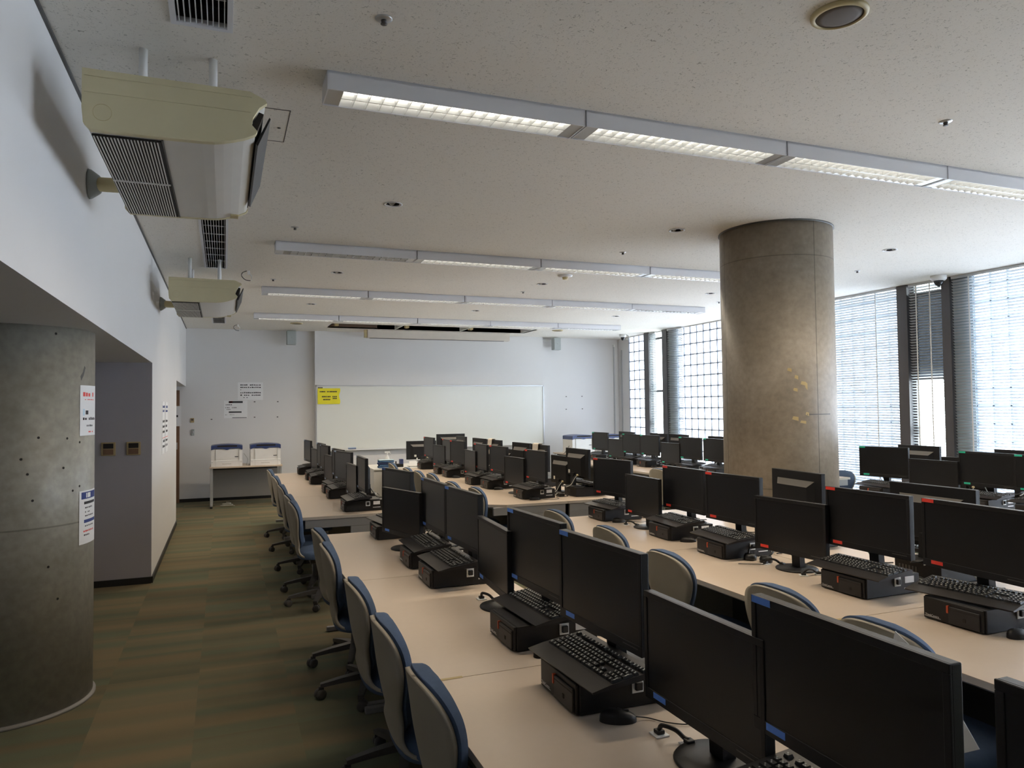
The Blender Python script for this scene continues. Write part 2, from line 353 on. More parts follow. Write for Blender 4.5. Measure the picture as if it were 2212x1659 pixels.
def narrow(y0,y1,tint=False):
    wn[0]+=1
    f=MB()
    for a,b_ in ((y0,y0+.04),(y1-.04,y1)): f.box(XR+.02,XR+.08,a,b_,.25,H-.02)
    for z in (.25,1.90,2.96): f.box(XR+.02,XR+.08,y0,y1,z,z+.045)
    o=structure(f.build('window_%d'%wn[0],M['post']))
    MB().box(XR+.045,XR+.051,y0+.04,y1-.04,.29,1.90).build('pane',M['glass'],o); MB().box(XR+.045,XR+.051,y0+.04,y1-.04,3.0,3.10).build('pane',M['glass'],o)
    MB().box(XR+.045,XR+.051,y0+.04,y1-.04,1.945,2.96).build('pane',M['tint' if tint else 'glass'],o)
    MB().bbox(XR-.005,XR+.02,y1-.10,y1-.06,1.20,1.32,b=.004).build('handle',M['alu'],o)
blocks(13.0,13.73); narrow(12.34,12.83); blocks(8.91,11.91); blocks(6.91,8.91,True); narrow(6.28,6.76,True); blocks(-1.07,5.93,True)
structure(MB().box(XR+.02,XR+.3,YB,-1.07,.25,H-.02).build('wall_right_near',M['wall']))
for k,(a,b_) in enumerate(((12.83,13.0),(12.18,12.34),(6.76,6.91),(6.17,6.28))):
    structure(MB().box(XR-.06,XR+.12,a,b_,0,H).build('trim_%d'%(5+k),M['post']))
for k,(a,b_) in enumerate(((11.91,12.18),(5.93,6.17))):
    structure(MB().box(XR+.0,XR+.12,a,b_,0,H).build('trim_%d'%(9+k),M['strip']))

def blind(y0,y1,x,label,tilt=30,z0=.30,cords=()):
    t=thing('venetian_blind',label,'blind',(x,(y0+y1)/2,H))
    W=(y1-y0)/2; s=MB(); z=-.06; a=math.radians(tilt); hw=.0175; p=.034
    dx,dz=hw*math.cos(a),hw*math.sin(a)
    while z>z0-H:
        e=.0008
        s.add([(-dx,-W,z+dz),(dx,-W,z-dz),(dx,W,z-dz),(-dx,W,z+dz),(-dx,-W,z+dz+e),(dx,-W,z-dz+e),(dx,W,z-dz+e),(-dx,W,z+dz+e)],[(0,1,2,3),(7,6,5,4),(0,4,5,1),(2,6,7,3),(1,5,6,2),(0,3,7,4)])
        z-=p
    s.build('slat_stack',M['slat'],t,fix=False)
    MB().box(-.02,.02,-W,W,-.035,-.001).build('head_rail',M['alu'],t)
    MB().box(-.012,.012,-W,W,z0-H-.02,z0-H-.004).build('bottom_rail',M['alu'],t)
    for c in cords: MB().box(-.021,-.0195,W-c-.008,W-c+.008,z0-H,-.03).build('ladder_cord',M['white'],t)
blind(6.93,8.95,XR-.03,'wide venetian blind fully lowered just right of the concrete pillar',46,.3,(1.70,.4))
blind(6.30,6.74,XR-.035,'narrow venetian blind over the slim window between two dark posts',24,.3,(.11,.30))
blind(3.6,6.15,XR-.04,'venetian blind over the glass blocks at the right edge of the picture',30,.3,(.22,1.2))
blind(11.66,12.16,XR-.04,'pale strip of blind beside the far slim window',30,.3)
blind(12.60,12.82,XR-.03,'narrow grey blind gathered at the side of the far slim window',30,.3)

# ------------------------------------------------------------------ pillars
def pillar(name,label,x,y,r,z1,m):
    o=MB().lathe([(r,0),(r,z1)],(0,0,0),96).build(name,m)
    o.location=(x,y,0)
    return tag(o,label,'pillar')
M['concR']=concrete('weathered_concrete',seams=(-91.6,166),rings=(.94,2.83),tint=(.28,.24,.19))
M['concL']=concrete('dark_smooth_concrete',seams=(),rings=(1.01,),tint=(.33,.315,.27))
def pt(x,y,r,a,z): a=math.radians(a); return (x+r*math.cos(a),y+r*math.sin(a),z)
PR=thing('concrete_pillar','weathered round concrete pillar standing between the desk rows','pillar',(4.46,5.05,0))
MB().lathe([(.465,0),(.465,H)],(0,0,0),96).build('shaft',M['concR'],PR)
MB().lathe([(.474,H-.012),(.474,H-.001)],(0,0,0),96).build('collar',M['dkgrey'],PR)
for a,z,w,h in ((-120.7,1.90,.035,.03),(-114.2,1.84,.03,.035),(-107.5,1.79,.045,.035),(-104.4,1.77,.02,.06),(-115.4,1.74,.035,.03),(-116.1,1.51,.05,.035),(-108.5,1.48,.05,.025),(-104,1.545,.03,.03)):
    g=MB(); da=math.degrees(w/.465)/2
    g.add([pt(0,0,.4662,a-da,z-h*.2),pt(0,0,.4662,a+da,z-h*.6),pt(0,0,.4662,a+da,z+h*.3),pt(0,0,.4662,a-da*.6,z+h*.5)],[(0,1,2,3)]); g.build('glue_patch',M['tape'],PR,fix=False)
g=MB()
for i in range(10):
    a0,a1=-104+i*3,-104+(i+1)*3; g.add([pt(0,0,.4661,a0,1.536),pt(0,0,.4661,a1,1.536),pt(0,0,.4661,a1,1.544),pt(0,0,.4661,a0,1.544)],[(0,1,2,3)])
g.build('score_mark',M['vent'],PR,fix=False)
PL=thing('concrete_pillar','dark round concrete pillar under the low soffit by the carpeted aisle','pillar',(-1.13,4.90,0))
MB().lathe([(.42,0),(.42,SOF)],(0,0,0),96).build('shaft',M['concL'],PL)
MB().lathe([(.435,0),(.435,.012),(.421,.02)],(0,0,0),96).build('base_ring',M['deskmetal'],PL)
g=MB()
for a,z in ((-48,2.05),(-38.4,1.48),(-59.3,1.49),(-26.2,1.455),(-41.3,1.32),(-62.7,1.16),(-26,1.21),(-33,1.19),(-52,.80),(-45,.62),(-70,1.38),(-66,1.30)):
    p=Vector(pt(0,0,.4205,a,z)); n=Vector((p.x,p.y,0)).normalized(); t=Vector((-n.y,n.x,0)); r=.007
    g.add([p+(t*math.cos(q)+Vector((0,0,1))*math.sin(q))*r for q in [k*PI/4 for k in range(8)]],[tuple(range(8))])
g.build('pin_hole',M['shaft'],PL,fix=False)
g=MB()
g.add([pt(0,0,.4208,-25,1.80),pt(0,0,.4208,-22,1.83),pt(0,0,.4208,-19.5,1.875),pt(0,0,.4208,-21,1.885),pt(0,0,.4208,-23,1.85),pt(0,0,.4208,-26,1.825)],[(0,1,2,3,4,5)])
g.build('tape_residue',M['vent'],PL,fix=False)

def sheet_on_pillar(name,label,a0,a1,z0,z1,rows,r=.4225):
    """curved paper sheet; rows = list of (u0,u1,v0,v1,mat)"""
    t=thing(name,label,'notice',(-1.13,4.90,0))
    def patch(u0,u1,v0,v1,rr):
        b=MB(); n=max(2,int((u1-u0)*10)+1)
        b.grid(lambda i,j: pt(0,0,rr,a0+(a1-a0)*(u0+(u1-u0)*i),z0+(z1-z0)*(v0+(v1-v0)*j)),n,1); return b
    patch(0,1,0,1,r).build('paper_sheet',M['paper'],t,fix=False)
    for k,(u0,u1,v0,v1,m) in enumerate(rows): patch(u0,u1,v0,v1,r+.0006).build('print',m,t,fix=False)
def textrows(u0,u1,v,h,m,n,seed):
    rnd=random.Random(seed); out=[]; w=(u1-u0)/n
    for k in range(n):
        if rnd.random()<.12: continue
        out.append((u0+k*w,u0+k*w+w*rnd.uniform(.55,.85),v,v+h*rnd.uniform(.7,1),m))
    return out
rows=textrows(.12,.9,.78,.09,M['redink'],6,1)+textrows(.2,.8,.71,.02,M['redink'],9,2)+[(.12,.2,.40,.53,M['cyan']),(.24,.38,.42,.5,M['ink'])]+textrows(.12,.9,.31,.06,M['ink'],8,3)+textrows(.3,.7,.18,.04,M['ink'],5,4)+textrows(.4,.7,.06,.03,M['redink'],4,5)
sheet_on_pillar('paper_notice','glossy notice with red heading, upper one on the dark left pillar',-26.5,2.5,1.49,1.775,rows)
rows=[(.08,.95,.84,.97,M['navyink']),(.3,.55,.86,.95,M['paper']),(.2,.9,.74,.79,M['ink'])]+textrows(.25,.7,.66,.03,M['ink'],5,6)+textrows(.25,.6,.58,.03,M['ink'],5,7)+textrows(.25,.8,.51,.03,M['ink'],6,8)+[(.2,.95,.39,.45,M['navyink'])]+textrows(.25,.8,.32,.03,M['ink'],6,9)+textrows(.18,.8,.22,.035,M['redink'],7,10)+textrows(.2,.6,.15,.03,M['ink'],5,11)
sheet_on_pillar('paper_notice','white notice with navy bars, lower one on the dark left pillar',-26.5,2.5,.88,1.18,rows)

# ------------------------------------------------------------------ wall mounted things
def flat_notice(name,label,x,y,z,w,h,face,rows,m=None,cat='notice'):
    """face 'far' = on a wall seen looking down the room, 'left' = on the left wall"""
    t=thing(name,label,cat,(x,y,z),0 if face=='far' else PI/2)
    # local: x across, z up, y depth (front is -y)
    MB().box(0,w,-.0015,0,-h,0).build('paper_sheet',m or M['paper'],t)
    for u0,u1,v0,v1,mm in rows: MB().box(u0*w,u1*w,-.0025,-.0016,-h+v0*h,-h+v1*h).build('print',mm,t)
rows=[]
for k,v in enumerate((.82,.68,.38,.24)): rows+=textrows(.1,.92,v,.07,M['ink'],11,20+k)
rows+=textrows(.1,.4,.12,.05,M['ink'],5,31)+textrows(.1,.14,.56,.04,M['ink'],1,33)
flat_notice('paper_notice','white landscape notice, upper of two on the far wall left of the whiteboard',.235,YF-.001,2.145,.44,.325,'far',rows)
rows=[(.2,.8,.86,.97,M['ink']),(.22,.36,.87,.96,M['redink']),(.2,.75,.30,.38,M['ink']),(.35,.97,.0,.03,M['ink'])]+textrows(.07,.35,.74,.05,M['ink'],4,41)+textrows(.05,.55,.58,.04,M['ink'],7,42)+textrows(.05,.3,.48,.04,M['ink'],4,43)+textrows(.05,.5,.18,.025,M['ink'],9,44)
flat_notice('paper_notice','white notice with black heading bar, lower of two on the far wall',.0,YF-.001,1.81,.40,.32,'far',rows)
flat_notice('paper_notice','small white paper beside the brown door in the passage opening',XL-.20,YF-.045,1.72,.13,.36,'far',[(.3,.6,.45,.55,M['ink'])])
rows=[]
for c in range(2):
    for v in (.88,.80,.60,.50,.40,.22,.12): rows+=textrows(.08+c*.5,.44+c*.5,v,.05,M['navyink'] if v>.7 else M['ink'],5,int(50+v*100+c))
rows+=[(.05,.46,.30,.31,M['redink']),(.55,.96,.30,.31,M['redink']),(.49,.51,0,1,M['ink'])]
flat_notice('paper_notice','tall two column notice on the white left wall past the opening',XL+.001,8.98,1.735,.88,.59,'left',rows)
for x,z,la in ((-.56,1.50,'small brown wall switch on the far wall at left'),):
    t=thing('wall_switch',la,'switch',(x,YF,z)); MB().bbox(0,.06,-.02,0,-.08,0,b=.004).build('plate',M['tan'],t); MB().bbox(.012,.048,-.026,-.018,-.045,-.015,b=.003).build('rocker',M['dkgrey'],t)
t=thing('wall_switch','small grey wall box below the brown switch on far wall','switch',(-.545,YF,1.30)); MB().bbox(0,.05,-.03,0,-.11,0,b=.005).build('plate',M['speaker'],t); MB().bbox(.012,.038,-.036,-.028,-.07,-.03,b=.003).build('rocker',M['alu'],t)
for x,la in ((-1.065,'tan recessed wall panel with dark slot, left one of the pair'),(-.855,'tan recessed wall panel with dark slot, right one beside the wall corner')):
    t=thing('control_panel',la,'wall panel',(x,7.77,1.34)); MB().bbox(0,.12,-.014,0,-.125,0,b=.004).build('plate',M['tan'],t)
    MB().bbox(.018,.102,-.02,-.012,-.058,-.012,b=.003).build('slot',M['shaft'],t); MB().bbox(.018,.102,-.018,-.012,-.115,-.065,b=.002).build('cover',M['wood'],t)
# screw plugs left on the far wall
for x,z,la in ((.526,1.785,'upper left dark screw plug on far wall right of the notices'),(.936,1.785,'upper right dark screw plug on far wall right of the notices'),(.526,1.50,'lower left dark screw plug on far wall right of the notices'),(.93,1.50,'lower right dark screw plug on far wall right of the notices'),(-.211,1.472,'lone dark screw plug on the far wall above left printer'),
               (6.913,1.85,'upper left screw plug on the wall right of the whiteboard'),(7.295,1.855,'upper right screw plug on the wall right of the whiteboard'),(6.909,1.576,'lower left screw plug on the wall right of the whiteboard'),(7.301,1.581,'lower right screw plug on the wall right of the whiteboard')):
    o=MB().bbox(-.014,.014,-.008,0,-.008,.008,b=.002).build('screw_plug',M['dkgrey']); o.location=(x,YF,z); tag(o,la,'screw plug','screw plugs on the far wall')

# whiteboard
t=thing('whiteboard','long wall-mounted whiteboard with an aluminium frame','whiteboard',(1.61,14.25,0))
MB().box(.02,4.69,-.018,0,.87,2.07).build('writing_surface',M['board'],t)
f=MB(); f.box(0,.02,-.03,0,.85,2.09); f.box(4.69,4.71,-.03,0,.85,2.09); f.box(0,4.71,-.03,0,2.07,2.09); f.box(0,4.71,-.03,0,.85,.87); f.build('frame',M['alu'],t)
f=MB(); f.prism([(0,.845),(-.11,.845),(-.11,.872),(-.10,.872),(-.095,.853),(0,.856)],.0,4.60,axis='x'); f.build('pen_tray',M['white'],t)
MB().box(.04,.13,-.021,-.018,2.02,2.05).build('maker_plate',M['dkgrey'],t)
t=thing('board_eraser','small blue and white eraser lying on the whiteboard tray','eraser',(2.20,14.16,.862)); MB().bbox(0,.15,-.02,.02,0,.018,b=.004).build('felt',M['navy'],t); MB().bbox(0,.15,-.02,.02,.018,.036,b=.004).build('grip',M['grey_lab'],t)
# yellow sheet with a torn wavy right edge
t=thing('yellow_poster','crumpled yellow poster taped to the upper left of the whiteboard','poster',(1.645,14.225,2.03))
g=MB()
def yp(i,j):
    x=i*.42; z=-.30+j*.30
    if i>.999: x+= .012*math.sin(j*9)-.01
    return (x,-.004-.006*abs(math.sin(i*5+j*3)),z)
g.grid(yp,14,10); g.build('paper_sheet',M['yellow'],t,fix=False)
for k,(v,u0,u1,n) in enumerate(((-.075,.04,.36,12),(-.17,.08,.36,10),(-.225,.08,.24,7),(-.205,.28,.36,4))):
    for (a,b_,_,_,_) in textrows(u0,u1,0,1,None,n,70+k): MB().box(a,b_,-.0125,-.011,v,v+.022).build('print',M['ink'],t)

# loudspeakers on the far wall
for x,y,la in ((1.165,14.17,'grey wall loudspeaker left of the whiteboard near the ceiling'),(6.60,14.17,'grey wall loudspeaker right of the whiteboard near the ceiling')):
    t=thing('wall_loudspeaker',la,'loudspeaker',(x,y,2.97)); MB().bbox(-.085,.085,-.06,.07,-.13,.13,b=.012).build('cabinet',M['speaker'],t)
    MB().bbox(-.075,.075,-.066,-.058,-.12,.12,b=.003).build('grille',M['speaker'],t); MB().box(-.02,.02,.06,.20,.09,.12).build('bracket',M['white'],t)
    MB().cyl((0,-.068,.0),.006,.004,12,ax='y').build('badge',M['chrome'],t)
t=thing('surface_conduit','white horizontal conduit under the ceiling above right loudspeaker','conduit',(6.32,14.34,3.06)); MB().box(0,.30,0,.03,-.02,.02).build('trunking',M['white'],t); MB().bbox(-.02,.02,-.01,.03,-.03,.03,b=.004).build('end_cap',M['white'],t)
t=thing('surface_conduit','thin vertical conduit in the far right corner under the camera','conduit',(8.10,YF-.02,0)); MB().box(-.012,.012,-.01,.02,0,2.95).build('trunking',M['alu'],t); MB().bbox(-.02,.02,-.015,.02,2.95,3.0,b=.004).build('end_cap',M['white'],t)
# dome security cameras
for x,y,r,la in ((7.84,6.15,.085,'white dome security camera on the ceiling above the near slim window'),(7.72,13.3,.07,'white dome security camera in the far right ceiling corner')):
    t=thing('dome_camera',la,'security camera',(x,y,H)); MB().lathe([(r,0),(r,-.04),(r*.8,-.06)],(0,0,0),32).build('housing',M['white'],t)
    MB().lathe([(r*.62,-.058),(r*.6,-.085),(r*.42,-.115),(r*.1,-.128)],(0,0,0),28).build('dome',M['lens'],t)
    if y>10: MB().tube(spline([(.06,0,0),(.13,0,-.03),(.13,0,-.09),(.06,0,-.10)]),.008).build('cable',M['gcable'],t)

# ------------------------------------------------------------------ ceiling things
for k,(x0,x1,y0,y1) in enumerate(VENT):
    t=thing('ceiling_vent',('long slotted ceiling vent at the top edge nearest the camera','long slotted ceiling vent between the two air conditioners','short slotted ceiling vent near the far wall')[k],'vent',((x0+x1)/2,(y0+y1)/2,H))
    w,l=(x1-x0)/2,(y1-y0)/2
    s=MB(); s.box(-w-.01,-w+.004,-l,l,0.02,.35); s.box(w-.004,w+.01,-l,l,.02,.35); s.box(-w,w,-l-.01,-l,.02,.35); s.box(-w,w,l,l+.01,.02,.35); s.box(-w-.01,w+.01,-l-.01,l+.01,.35,.36); s.build('duct_lining',M['shaft'],t)
    f=MB(); f.box(-w-.02,-w,-l-.02,l+.02,-.006,.02); f.box(w,w+.02,-l-.02,l+.02,-.006,.02); f.box(-w,w,-l-.02,-l,-.006,.02); f.box(-w,w,l,l+.02,-.006,.02); f.build('frame',M['fixture'],t)
    g=MB()
    for i in range(9): x=-w+2*w*(i+.5)/9; g.box(x-.0018,x+.0018,-l,l,0,.025)
    yy=-l+.28
    while yy<l: g.box(-w,w,yy-.004,yy+.004,.026,.034); yy+=.30
    g.build('louver_blade',M['fixture'],t)
n=0
names=('near left','near middle','near right','middle left','middle centre','middle right','far left','far middle','far right')
for (x,y),nm in zip(DL,names):
    t=thing('recessed_downlight','unlit round recessed downlight with white rim, %s one of the nine'%nm,'downlight',(x,y,H),0,'round recessed downlights in the ceiling')
    MB().lathe([(.056,.0),(.0665,0),(.069,-.004),(.060,-.005),(.056,.0)],(0,0,0),32,caps=False).build('rim',M['fixture'],t)
    c=MB(); c.lathe([(.047,.0),(.066,.06),(.064,.12),(.001,.121)],(0,0,0),24,caps=False); c.build('can',M['shaft'],t)
    MB().lathe([(.030,.115),(.028,.095),(.01,.088)],(0,0,0),20).build('bulb',M['shaft'],t)
for (x,y),nm in zip(((.57,2.75),(3.58,2.74),(.54,6.19),(3.61,6.19),(6.65,6.22),(.52,8.74),(3.60,8.72),(6.67,8.73)),('near left','near right','second row left','second row middle','second row right','third row left','third row middle','third row right')):
    t=thing('fire_sprinkler','small chrome ceiling sprinkler head, %s one'%nm,'sprinkler',(x,y,H),0,'sprinkler heads in the ceiling')
    MB().lathe([(.034,0),(.030,-.004),(.010,-.007)],(0,0,0),24).build('escutcheon',M['alu'],t); MB().lathe([(.012,-.005),(.010,-.016),(.005,-.020)],(0,0,0),14).build('nozzle',M['dkgrey'],t); MB().lathe([(.013,-.020),(.013,-.022)],(0,0,0),16).build('deflector',M['dkgrey'],t)
for x,y,la,a,b_ in ((2.20,2.11,'large round ceiling loudspeaker with yellowed rim near the camera','rim','grille'),(1.16,13.05,'round ceiling loudspeaker near the far wall at left','rim','vent'),(6.05,12.92,'round ceiling loudspeaker near the far wall at right','rim','vent')):
    t=thing('ceiling_loudspeaker',la,'loudspeaker',(x,y,H)); MB().lathe([(.105,0),(.104,-.010),(.088,-.016),(.086,-.008)],(0,0,0),48).build('rim',M['rim'],t); MB().lathe([(.087,-.010),(.06,-.014),(.001,-.016)],(0,0,0),40).build('grille',M[b_],t)
t=thing('smoke_detector','round white smoke detector on the ceiling between second and third light rows','smoke detector',(3.615,7.496,H)); MB().lathe([(.085,0),(.08,-.012),(.05,-.02)],(0,0,0),32).build('base',M['fixture'],t); MB().lathe([(.035,-.018),(.03,-.045)],(0,0,0),24).build('sensor',M['rim'],t)
for x,y,la in ((.243,8.294,'small white ceiling bracket with curled dark cable beside the far air conditioner'),(.224,13.55,'small white ceiling bracket with curled cable near the far wall')):
    t=thing('ceiling_bracket',la,'bracket',(x,y,H)); t.scale=(.62,.62,.62); MB().bbox(-.02,.02,-.02,.02,-.07,0,b=.004).build('plate',M['white'],t); MB().tube([(.02,0,-.05),(.05,0,-.09),(.045,0,-.17)],.010).build('arm',M['white'],t)
    MB().tube(spline([(-.03,0,-.005),(-.10,0,-.04),(-.11,0,-.10),(-.05,0,-.16),(.03,0,-.17)]),.007).build('cable',M['dkgrey'],t)
t=thing('access_hatch','small square ceiling access hatch beside the near air conditioner','hatch',(.17,4.0,H)); 
f=MB(); f.box(-.14,.14,-.23,-.225,-.002,0); f.box(-.14,.14,.225,.23,-.002,0); f.box(-.14,-.135,-.23,.23,-.002,0); f.box(.135,.14,-.23,.23,-.002,0); f.build('frame',M['dkgrey'],t); MB().box(-.135,.135,-.225,.225,-.001,0).build('lid',M['ceil'],t); MB().lathe([(.008,-.001),(.008,-.004)],(.10,.02,0),12).build('latch',M['dkgrey'],t)
# screen recess: an open slot in the ceiling with dividers, and the projection screen case beyond it
t=thing('ceiling_recess','open ceiling slot with cream dividers in front of the whiteboard','recess',(SLOT[0],SLOT[2],H))
W=SLOT[1]-SLOT[0]; D=SLOT[3]-SLOT[2]
s=MB(); s.box(-.02,0,0,D,.0,.45); s.box(W,W+.02,0,D,0,.45); s.box(0,W,-.02,0,.02,.45); s.box(0,W,D,D+.02,.0,.45); s.box(-.02,W+.02,-.02,D+.02,.30,.32); s.build('box_lining',M['acwhite'],t)
MB().box(.001,.9,D-.012,D-.001,.02,.29).build('brown_backing',M['brown'],t)
for x in (1.24,2.52,3.80): MB().box(x-.012,x+.012,.01,D-.01,.0,.295).build('divider',M['white'],t)
for x in (.10,1.40,2.66): MB().bbox(x,x+.07,.50,.62,.02,.07,b=.004).build('roller_bracket',M['tape'],t)
MB().tube(spline([(.25,.3,.30),(.6,.4,.2),(1.0,.5,.18),(1.2,.5,.3)]),.07,12).build('duct',M['white'],t)
MB().tube(spline([(1.35,.3,.25),(1.9,.45,.2),(2.45,.5,.3)]),.06,12).build('duct',M['white'],t)
MB().lathe([(.05,.0),(.05,.35)],(3.45,.45,.1),16,ax='x').build('motor',M['navy'],t)
t=thing('projector_screen','long beige projection screen case under the ceiling above the whiteboard','projection screen',(2.50,13.72,H))
MB().bbox(0,2.86,0,.14,-.155,-.004,b=.006).build('case',M['cloth'],t); MB().bbox(-.05,0,.02,.12,-.15,-.004,b=.004).build('end_bracket',M['rim'],t); MB().box(.05,2.75,.04,.09,-.162,-.155).build('bottom_bar',M['dkgrey'],t)

# linear louvre luminaires
LAMP=14.5
LY=(3.255,6.73,9.255,11.80)
M['lamp']=mat('fluorescent_tube',(.9,.9,.85),.5,emit=(1.,.96,.88),estr=2.4)
M['lamp_off']=mat('unlit_tube',(.75,.75,.72),.4)
def luminaire(lit):
    t=thing('louver_light','','ceiling light')
    L=1.276; Wd=.185; z0=-.085
    f=MB(); f.box(.002,L-.002,0,.006,z0,0); f.box(.002,L-.002,Wd-.006,Wd,z0,0); f.box(.002,.008,0,Wd,z0,0); f.box(L-.008,L-.002,0,Wd,z0,0); f.box(.002,L-.002,0,Wd,-.012,-.001)
    f.build('housing',M['fixture'],t)
    e=MB(); e.box(.008,.075,.006,Wd-.006,z0+.004,z0+.014); e.box(L-.075,L-.008,.006,Wd-.006,z0+.004,z0+.014); e.build('end_plate',M['alu'],t)
    g=MB(); n=18
    for k in range(n+1):
        x=.075+(L-.15)*k/n; g.prism([(x-.0008,z0+.003),(x+.0008,z0+.003),(x+.003,z0+.028),(x-.003,z0+.028)],.008,Wd-.008)
    g.box(.075,L-.075,Wd/2-.003,Wd/2+.003,z0+.003,z0+.03)
    g.add([(.075,.008,z0+.003),(L-.075,.008,z0+.003),(L-.075,.03,-.02),(.075,.03,-.02)],[(0,1,2,3)])
    g.add([(.075,Wd-.008,z0+.003),(L-.075,Wd-.008,z0+.003),(L-.075,Wd-.03,-.02),(.075,Wd-.03,-.02)],[(0,1,2,3)])
    g.build('louver',M['louver'],t,fix=False)
    for y in (.05,Wd-.05): MB().cyl((.05,y,-.036),.013,L-.1,12,ax='x').build('tube_lamp',M['lamp' if lit else 'lamp_off'],t)
    return t
rown=('nearest','second','third','farthest'); segn=('leftmost','second','middle','fourth','rightmost')
for r,y in enumerate(LY):
    for k in range(5):
        lit=not ((r==1 and k==0) or (r>=2 and k==4))
        la='%s white louvered ceiling light, %s unit of the %s row'%('lit' if lit else 'unlit',segn[k],rown[r])
        place('lum%d'%lit,lambda:luminaire(lit),la,'ceiling light',(.42+k*1.28,y,H),0,'louvered ceiling lights in rows')
        if lit:
            ld=bpy.data.lights.new('tube_light','AREA'); ld.shape='RECTANGLE'; ld.size=1.1; ld.size_y=.15; ld.energy=LAMP; ld.color=(1.,.84,.63); ld.spread=math.radians(155)
            lo=bpy.data.objects.new('tube_light',ld); C.objects.link(lo); lo.location=(.42+k*1.28+.638,y+.0925,H-.089)

# air conditioners hung under the ceiling
prof=[(-.481,2.872),(-.482,2.728),(-.477,2.672),(-.455,2.648),(-.211,2.648),(-.076,2.650),(-.035,2.6525),(0,2.659),(.036,2.669),(.075,2.682),(.105,2.696),(.115,2.703),(.120,2.715),(.100,2.737),(.104,2.765),(.128,2.808),(.157,2.831),(.150,2.843),(.093,2.868)]
def aircon():
    t=thing('air_conditioner','','air conditioner')
    L=1.24; P=[(a,b-H) for a,b in prof]; sh=lambda q,d:[(a*(1-d)+(-.17)*d,b*(1-d)+(-.36)*d) for a,b in q]
    MB().prism(sh(P,.02),.03,L-.03).build('casing',M['acwhite'],t)
    MB().prism(P,0,.03).build('end_cap',M['cream'],t); MB().prism(P,L-.03,L).build('end_cap',M['cream'],t)
    g=MB()
    for k in range(20):
        x=-.452+k*.0112; g.box(x,x+.0048,.05,L-.05,2.640-H,2.650-H)
    g.box(-.455,-.225,.60,.612,2.638-H,2.651-H); g.build('intake_grille',M['acwhite'],t)
    MB().box(-.456,-.224,.045,L-.045,2.6425-H,2.649-H).build('filter',M['shaft'],t)
    MB().box(-.222,-.216,.03,L-.03,2.6445-H,2.65-H).build('seam',M['dkgrey'],t)
    MB().prism([(.096,2.74-H),(.128,2.806-H),(.146,2.80-H),(.118,2.722-H)],.04,L-.04).build('outlet',M['shaft'],t)
    MB().prism([(.118,2.70-H),(.170,2.812-H),(.176,2.808-H),(.126,2.69-H)],.10,L-.18).build('flap',M['black'],t)
    for x in (-.313,-.045):
        for y in (.33,.95): MB().cyl((x,y,2.872-H),.017,H-2.872,16).build('hanger',M['white'],t)
    MB().lathe([(.030,0),(.030,-.0012),(.0315,-.0012),(.0315,0)],(-.415,0,2.715-H),32,ax='y',caps=False).build('knockout',M['rim'],t)
    MB().box(-.475,.10,-.0035,.0,2.845-H,2.849-H).build('rib',M['cream'],t); MB().box(-.475,.095,-.003,.0,2.785-H,2.788-H).build('rib',M['cream'],t)
    MB().bbox(.03,.07,L-.10,L-.04,2.658-H,2.668-H,b=.002).build('receiver',M['rim'],t)
    MB().tube(spline([(-.47,1.15,2.77-H),(-.55,1.16,2.77-H),(-.60,1.18,2.775-H)]),.036,16).build('pipe',M['rim'],t)
    MB().lathe([(.075,0),(.072,.012),(.045,.05),(.038,.055)],(-.637,1.19,2.775-H),28,ax='x').build('pipe_cover',M['speaker'],t)
    return t
place('ac',aircon,'large ceiling-hung air conditioner with yellowed side, nearest to the camera','air conditioner',(0,3.0,H),0,'ceiling-hung air conditioners by the left wall')
place('ac',aircon,'smaller-looking ceiling-hung air conditioner farther down the left wall','air conditioner',(0,7.45,H),0,'ceiling-hung air conditioners by the left wall')

# ------------------------------------------------------------------ desks
DH=.70
def desk(depth,cham=0,kind=0):
    """origin on the floor at the user's edge, length runs along y, depth along x"""
    L=1.57; t=thing('computer_desk','','desk')
    pr=[(0,.002),(0,L-.002),(depth,L-.002),(depth,.002)]
    if cham: pr=[(0,.10),(0,L-.002),(depth,L-.002),(depth,.002),(.16,.002)]
    MB().prism(pr,DH-.024,DH,axis='z').build('desktop',M['desk'],t)
    e=MB(); n=len(pr)
    for i in range(n):
        (ax,ay),(bx,by)=pr[i],pr[(i+1)%n]; dx,dy=bx-ax,by-ay; l=math.hypot(dx,dy); nx,ny=-dy/l*.0008,dx/l*.0008
        cx,cy=depth/2,L/2
        if (ax+nx-cx)**2+(ay+ny-cy)**2<(ax-nx-cx)**2+(ay-ny-cy)**2: nx,ny=-nx,-ny
        e.add([(ax+nx,ay+ny,DH-.025),(bx+nx,by+ny,DH-.025),(bx+nx,by+ny,DH-.003),(ax+nx,ay+ny,DH-.003)],[(0,1,2,3)])
    e.build('edge_band',M['deskedge'],t,fix=False)
    MB().bbox(.03,depth-.02,.012,.045,.60,DH-.0245,b=.003).build('end_rail',M['deskmetal'],t)
    MB().bbox(.03,depth-.02,L-.045,L-.012,.60,DH-.0245,b=.003).build('end_rail',M['deskmetal'],t)
    for y in (.014,L-.044): 
        MB().bbox(depth*.52,depth-.02,y,y+.03,.03,.60,b=.003).build('side_panel',M['deskmetal'],t)
        MB().bbox(.08,depth-.02,y-.004 if y<1 else y,y+.034 if y>1 else y+.034,0,.035,b=.006).build('foot',M['deskmetal'],t)
    MB().box(depth-.06,depth-.045,.045,L-.045,.20,DH-.025).build('modesty_panel',M['deskdark'],t)
    MB().box(.10,.14,.045,L-.045,.63,DH-.025).build('front_beam',M['deskmetal'],t)
    return t
DK=[]
ordw=('first','second','third','fourth','fifth','sixth','seventh')
